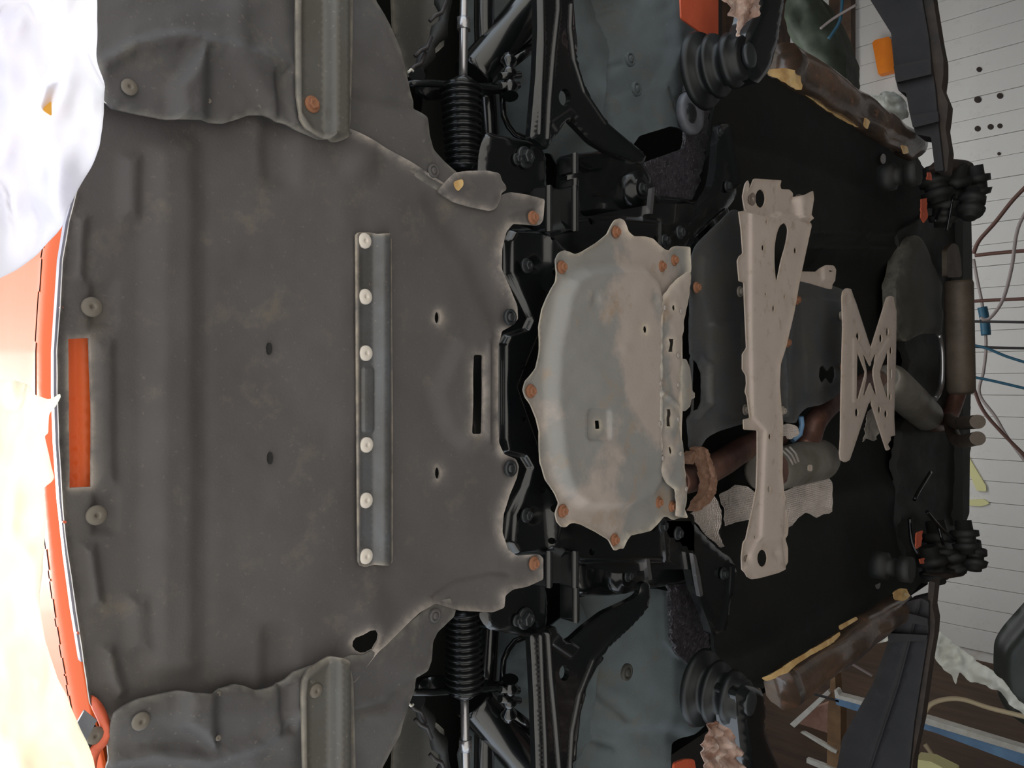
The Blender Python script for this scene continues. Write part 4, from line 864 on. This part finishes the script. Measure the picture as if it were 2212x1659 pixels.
for i, (m_, pth, r_, lb, ct) in enumerate(wires): lastc = cs_ = tube('hanging_cord', pth, r_ * .75, M[m_], None, 8, Y=7.0 - .09 * i if i != 8 else 7.1, label=lb, cat=ct); cs_ = None; sleeve_par = lastc if i == 8 else (sleeve_par if i > 8 else None)
tube('cord_sleeve', [(2122, 664), (2127, 690), (2130, 724)], .036, M['blue'], sleeve_par, 12, Y=7.1, label='bright blue sleeve')
film('foam_scrap', '2094,800 2106,806 2108,820 2098,830 2092,826', 'cream', 'small cream foam scrap at the rear edge of the car', h=.865, th=.03, grid=5, cat='foam')
film('foam_scrap', '2092,985 2100,1000 2118,1030 2130,1050 2130,1062 2110,1060 2092,1020', 'cream', 'cream strip on the wall beside the rear of the car, larger piece', Y=8.01, th=.02, grid=6, cat='foam')
film('foam_scrap', '2092,1080 2125,1078 2138,1088 2120,1094 2092,1092', 'cream', 'pale yellow strip on the wall, lower of two', Y=8.01, th=.02, grid=6, cat='foam')
for px, py, rr in ((2112, 215, 8), (2160, 207, 7), (2112, 278, 7), (2140, 274, 7), (2160, 272, 6), (2115, 150, 6), (2158, 332, 4)):
    sheet('stain_patch', oval(px, py, rr, rr * .9), M['lift_r'], wb, Y=8.028, th=.006, grid=5, sh='n')
# upper right gap
film('rolled_tarp', '1700,-60 1760,-20 1800,60 1815,110 1818,170 1790,190 1750,160 1700,80 1680,20', 'tarp', 'dark green rolled tarpaulin under the roof at the top edge', Y=6.0, th=.3, grid=12, rad=20, rel=[('lip', -.1, 20), ('noise', 40, .05)], cat='tarpaulin')
tube('hanging_cord', [(1822, -40), (1818, 20), (1812, 50), (1790, 84)], .012, M['blue'], None, 8, Y=5.6, label='thin blue cord in the gap at the top edge', cat='cord')
tube('hanging_cord', [(1772, 62), (1800, 40), (1850, 10)], .01, M['cord'], None, 8, Y=5.58, label='thin pale cord crossing the blue cord at the top edge', cat='cord')
sheet('roof_beam', pts('1812,-150 1838,-150 1838,260 1812,260'), M['wood'], Y=7.2, th=.12, grid=14, rad=2, label='dark brown timber beam at the top of the pale wall', cat='beam')
# lower right gap
sheet('plaster_patch', pts('1715,1560 1760,1530 1812,1510 1815,1720 1700,1740'), M['brick'], Y=5.6, th=.1, grid=16, rad=2, label='pinkish rough plaster block seen in the lower right gap', cat='masonry')
tf = sheet('timber_post', pts('1796,1436 1802,1436 1806,1500 1816,1530 1816,1760 1784,1760 1788,1530 1792,1500'), M['woodl'], Y=4.7, th=.1, grid=10, rad=2, label='light timber post with pale battens behind the lower lift arm', cat='post')
def fixture(o1, o2, lab, Y=4.6):
    t = thing('strip_light', lab, 'lamp', P(*o1[0], Y=Y))
    sheet('housing', o1, M['steelb'], t, Y=Y, th=.05, grid=9, rad=2)
    sheet('edge_trim', o2, M['white'], t, Y=Y - .02, th=.06, grid=9, rad=1.5)
    p0 = P(o1[0][0] + 12, o1[0][1] + 6, Y=Y + .03)
    box('hanger', (p0.x - .006, Y, p0.z), (p0.x + .006, Y + .012, 5.0), M['cordk'], t, bevel=0)
    return t
fixture(pts('1804,1506 1866,1524 2012,1567 2030,1570 2230,1632 2230,1662 2018,1582 1850,1536 1806,1522'), pts('1802,1490 1808,1492 1812,1502 1867,1516 2014,1555 2032,1561 2230,1622 2230,1634 2022,1571 1867,1525 1804,1508'), 'long pale blue strip fixture with a white edge running behind the lower lift arm')
for o, lb in (('1706,1564 1788,1490 1794,1498 1716,1572', 'pale slanting batten left of the timber post'), ('1728,1582 1736,1582 1808,1622 1806,1628 1796,1624', 'cream thin batten crossing the plaster patch'), ('1742,1638 1806,1662 1806,1674 1742,1648', 'white batten at the bottom edge over the plaster patch')):
    sheet('batten', pts(o), M['white'], tf, Y=4.68, th=.03, grid=9, rad=1.5, label=lb)
tube('hanging_cord', [(1996, 1542), (2010, 1522), (2040, 1511), (2080, 1511), (2140, 1530), (2230, 1552)], .012, M['ctan'], None, 8, Y=4.1, label='tan cord arching above the long strip fixture', cat='cord')
tube('hanging_cord', [(1816, 1421), (1850, 1440), (1884, 1460)], .008, M['cord'], None, 8, Y=4.4, label='thin pale wire between lower sill and lift arm', cat='cord')
tube('hanging_cord', [(1998, 1608), (2020, 1640), (2040, 1670)], .012, M['ctan'], None, 8, Y=4.4, label='short tan cord below the fixture end', cat='cord')
sheet('oil_drum', pts('2212,1300 2270,1290 2280,1620 2200,1590 2160,1560 2140,1520 2130,1460 2132,1400 2150,1370'), M['tank'], Y=4.2, th=.4, grid=12, rad=20, rel=[('lip', -.15, 50)], label='dark grey rounded tank at the right edge behind the torn sheet', cat='tank')
sheet('crate', pts('1975,1640 2010,1645 2060,1670 2060,1720 1968,1720'), M['cream'], Y=4.0, th=.1, grid=10, rad=3, label='pale yellow box corner at the bottom right edge', cat='box')
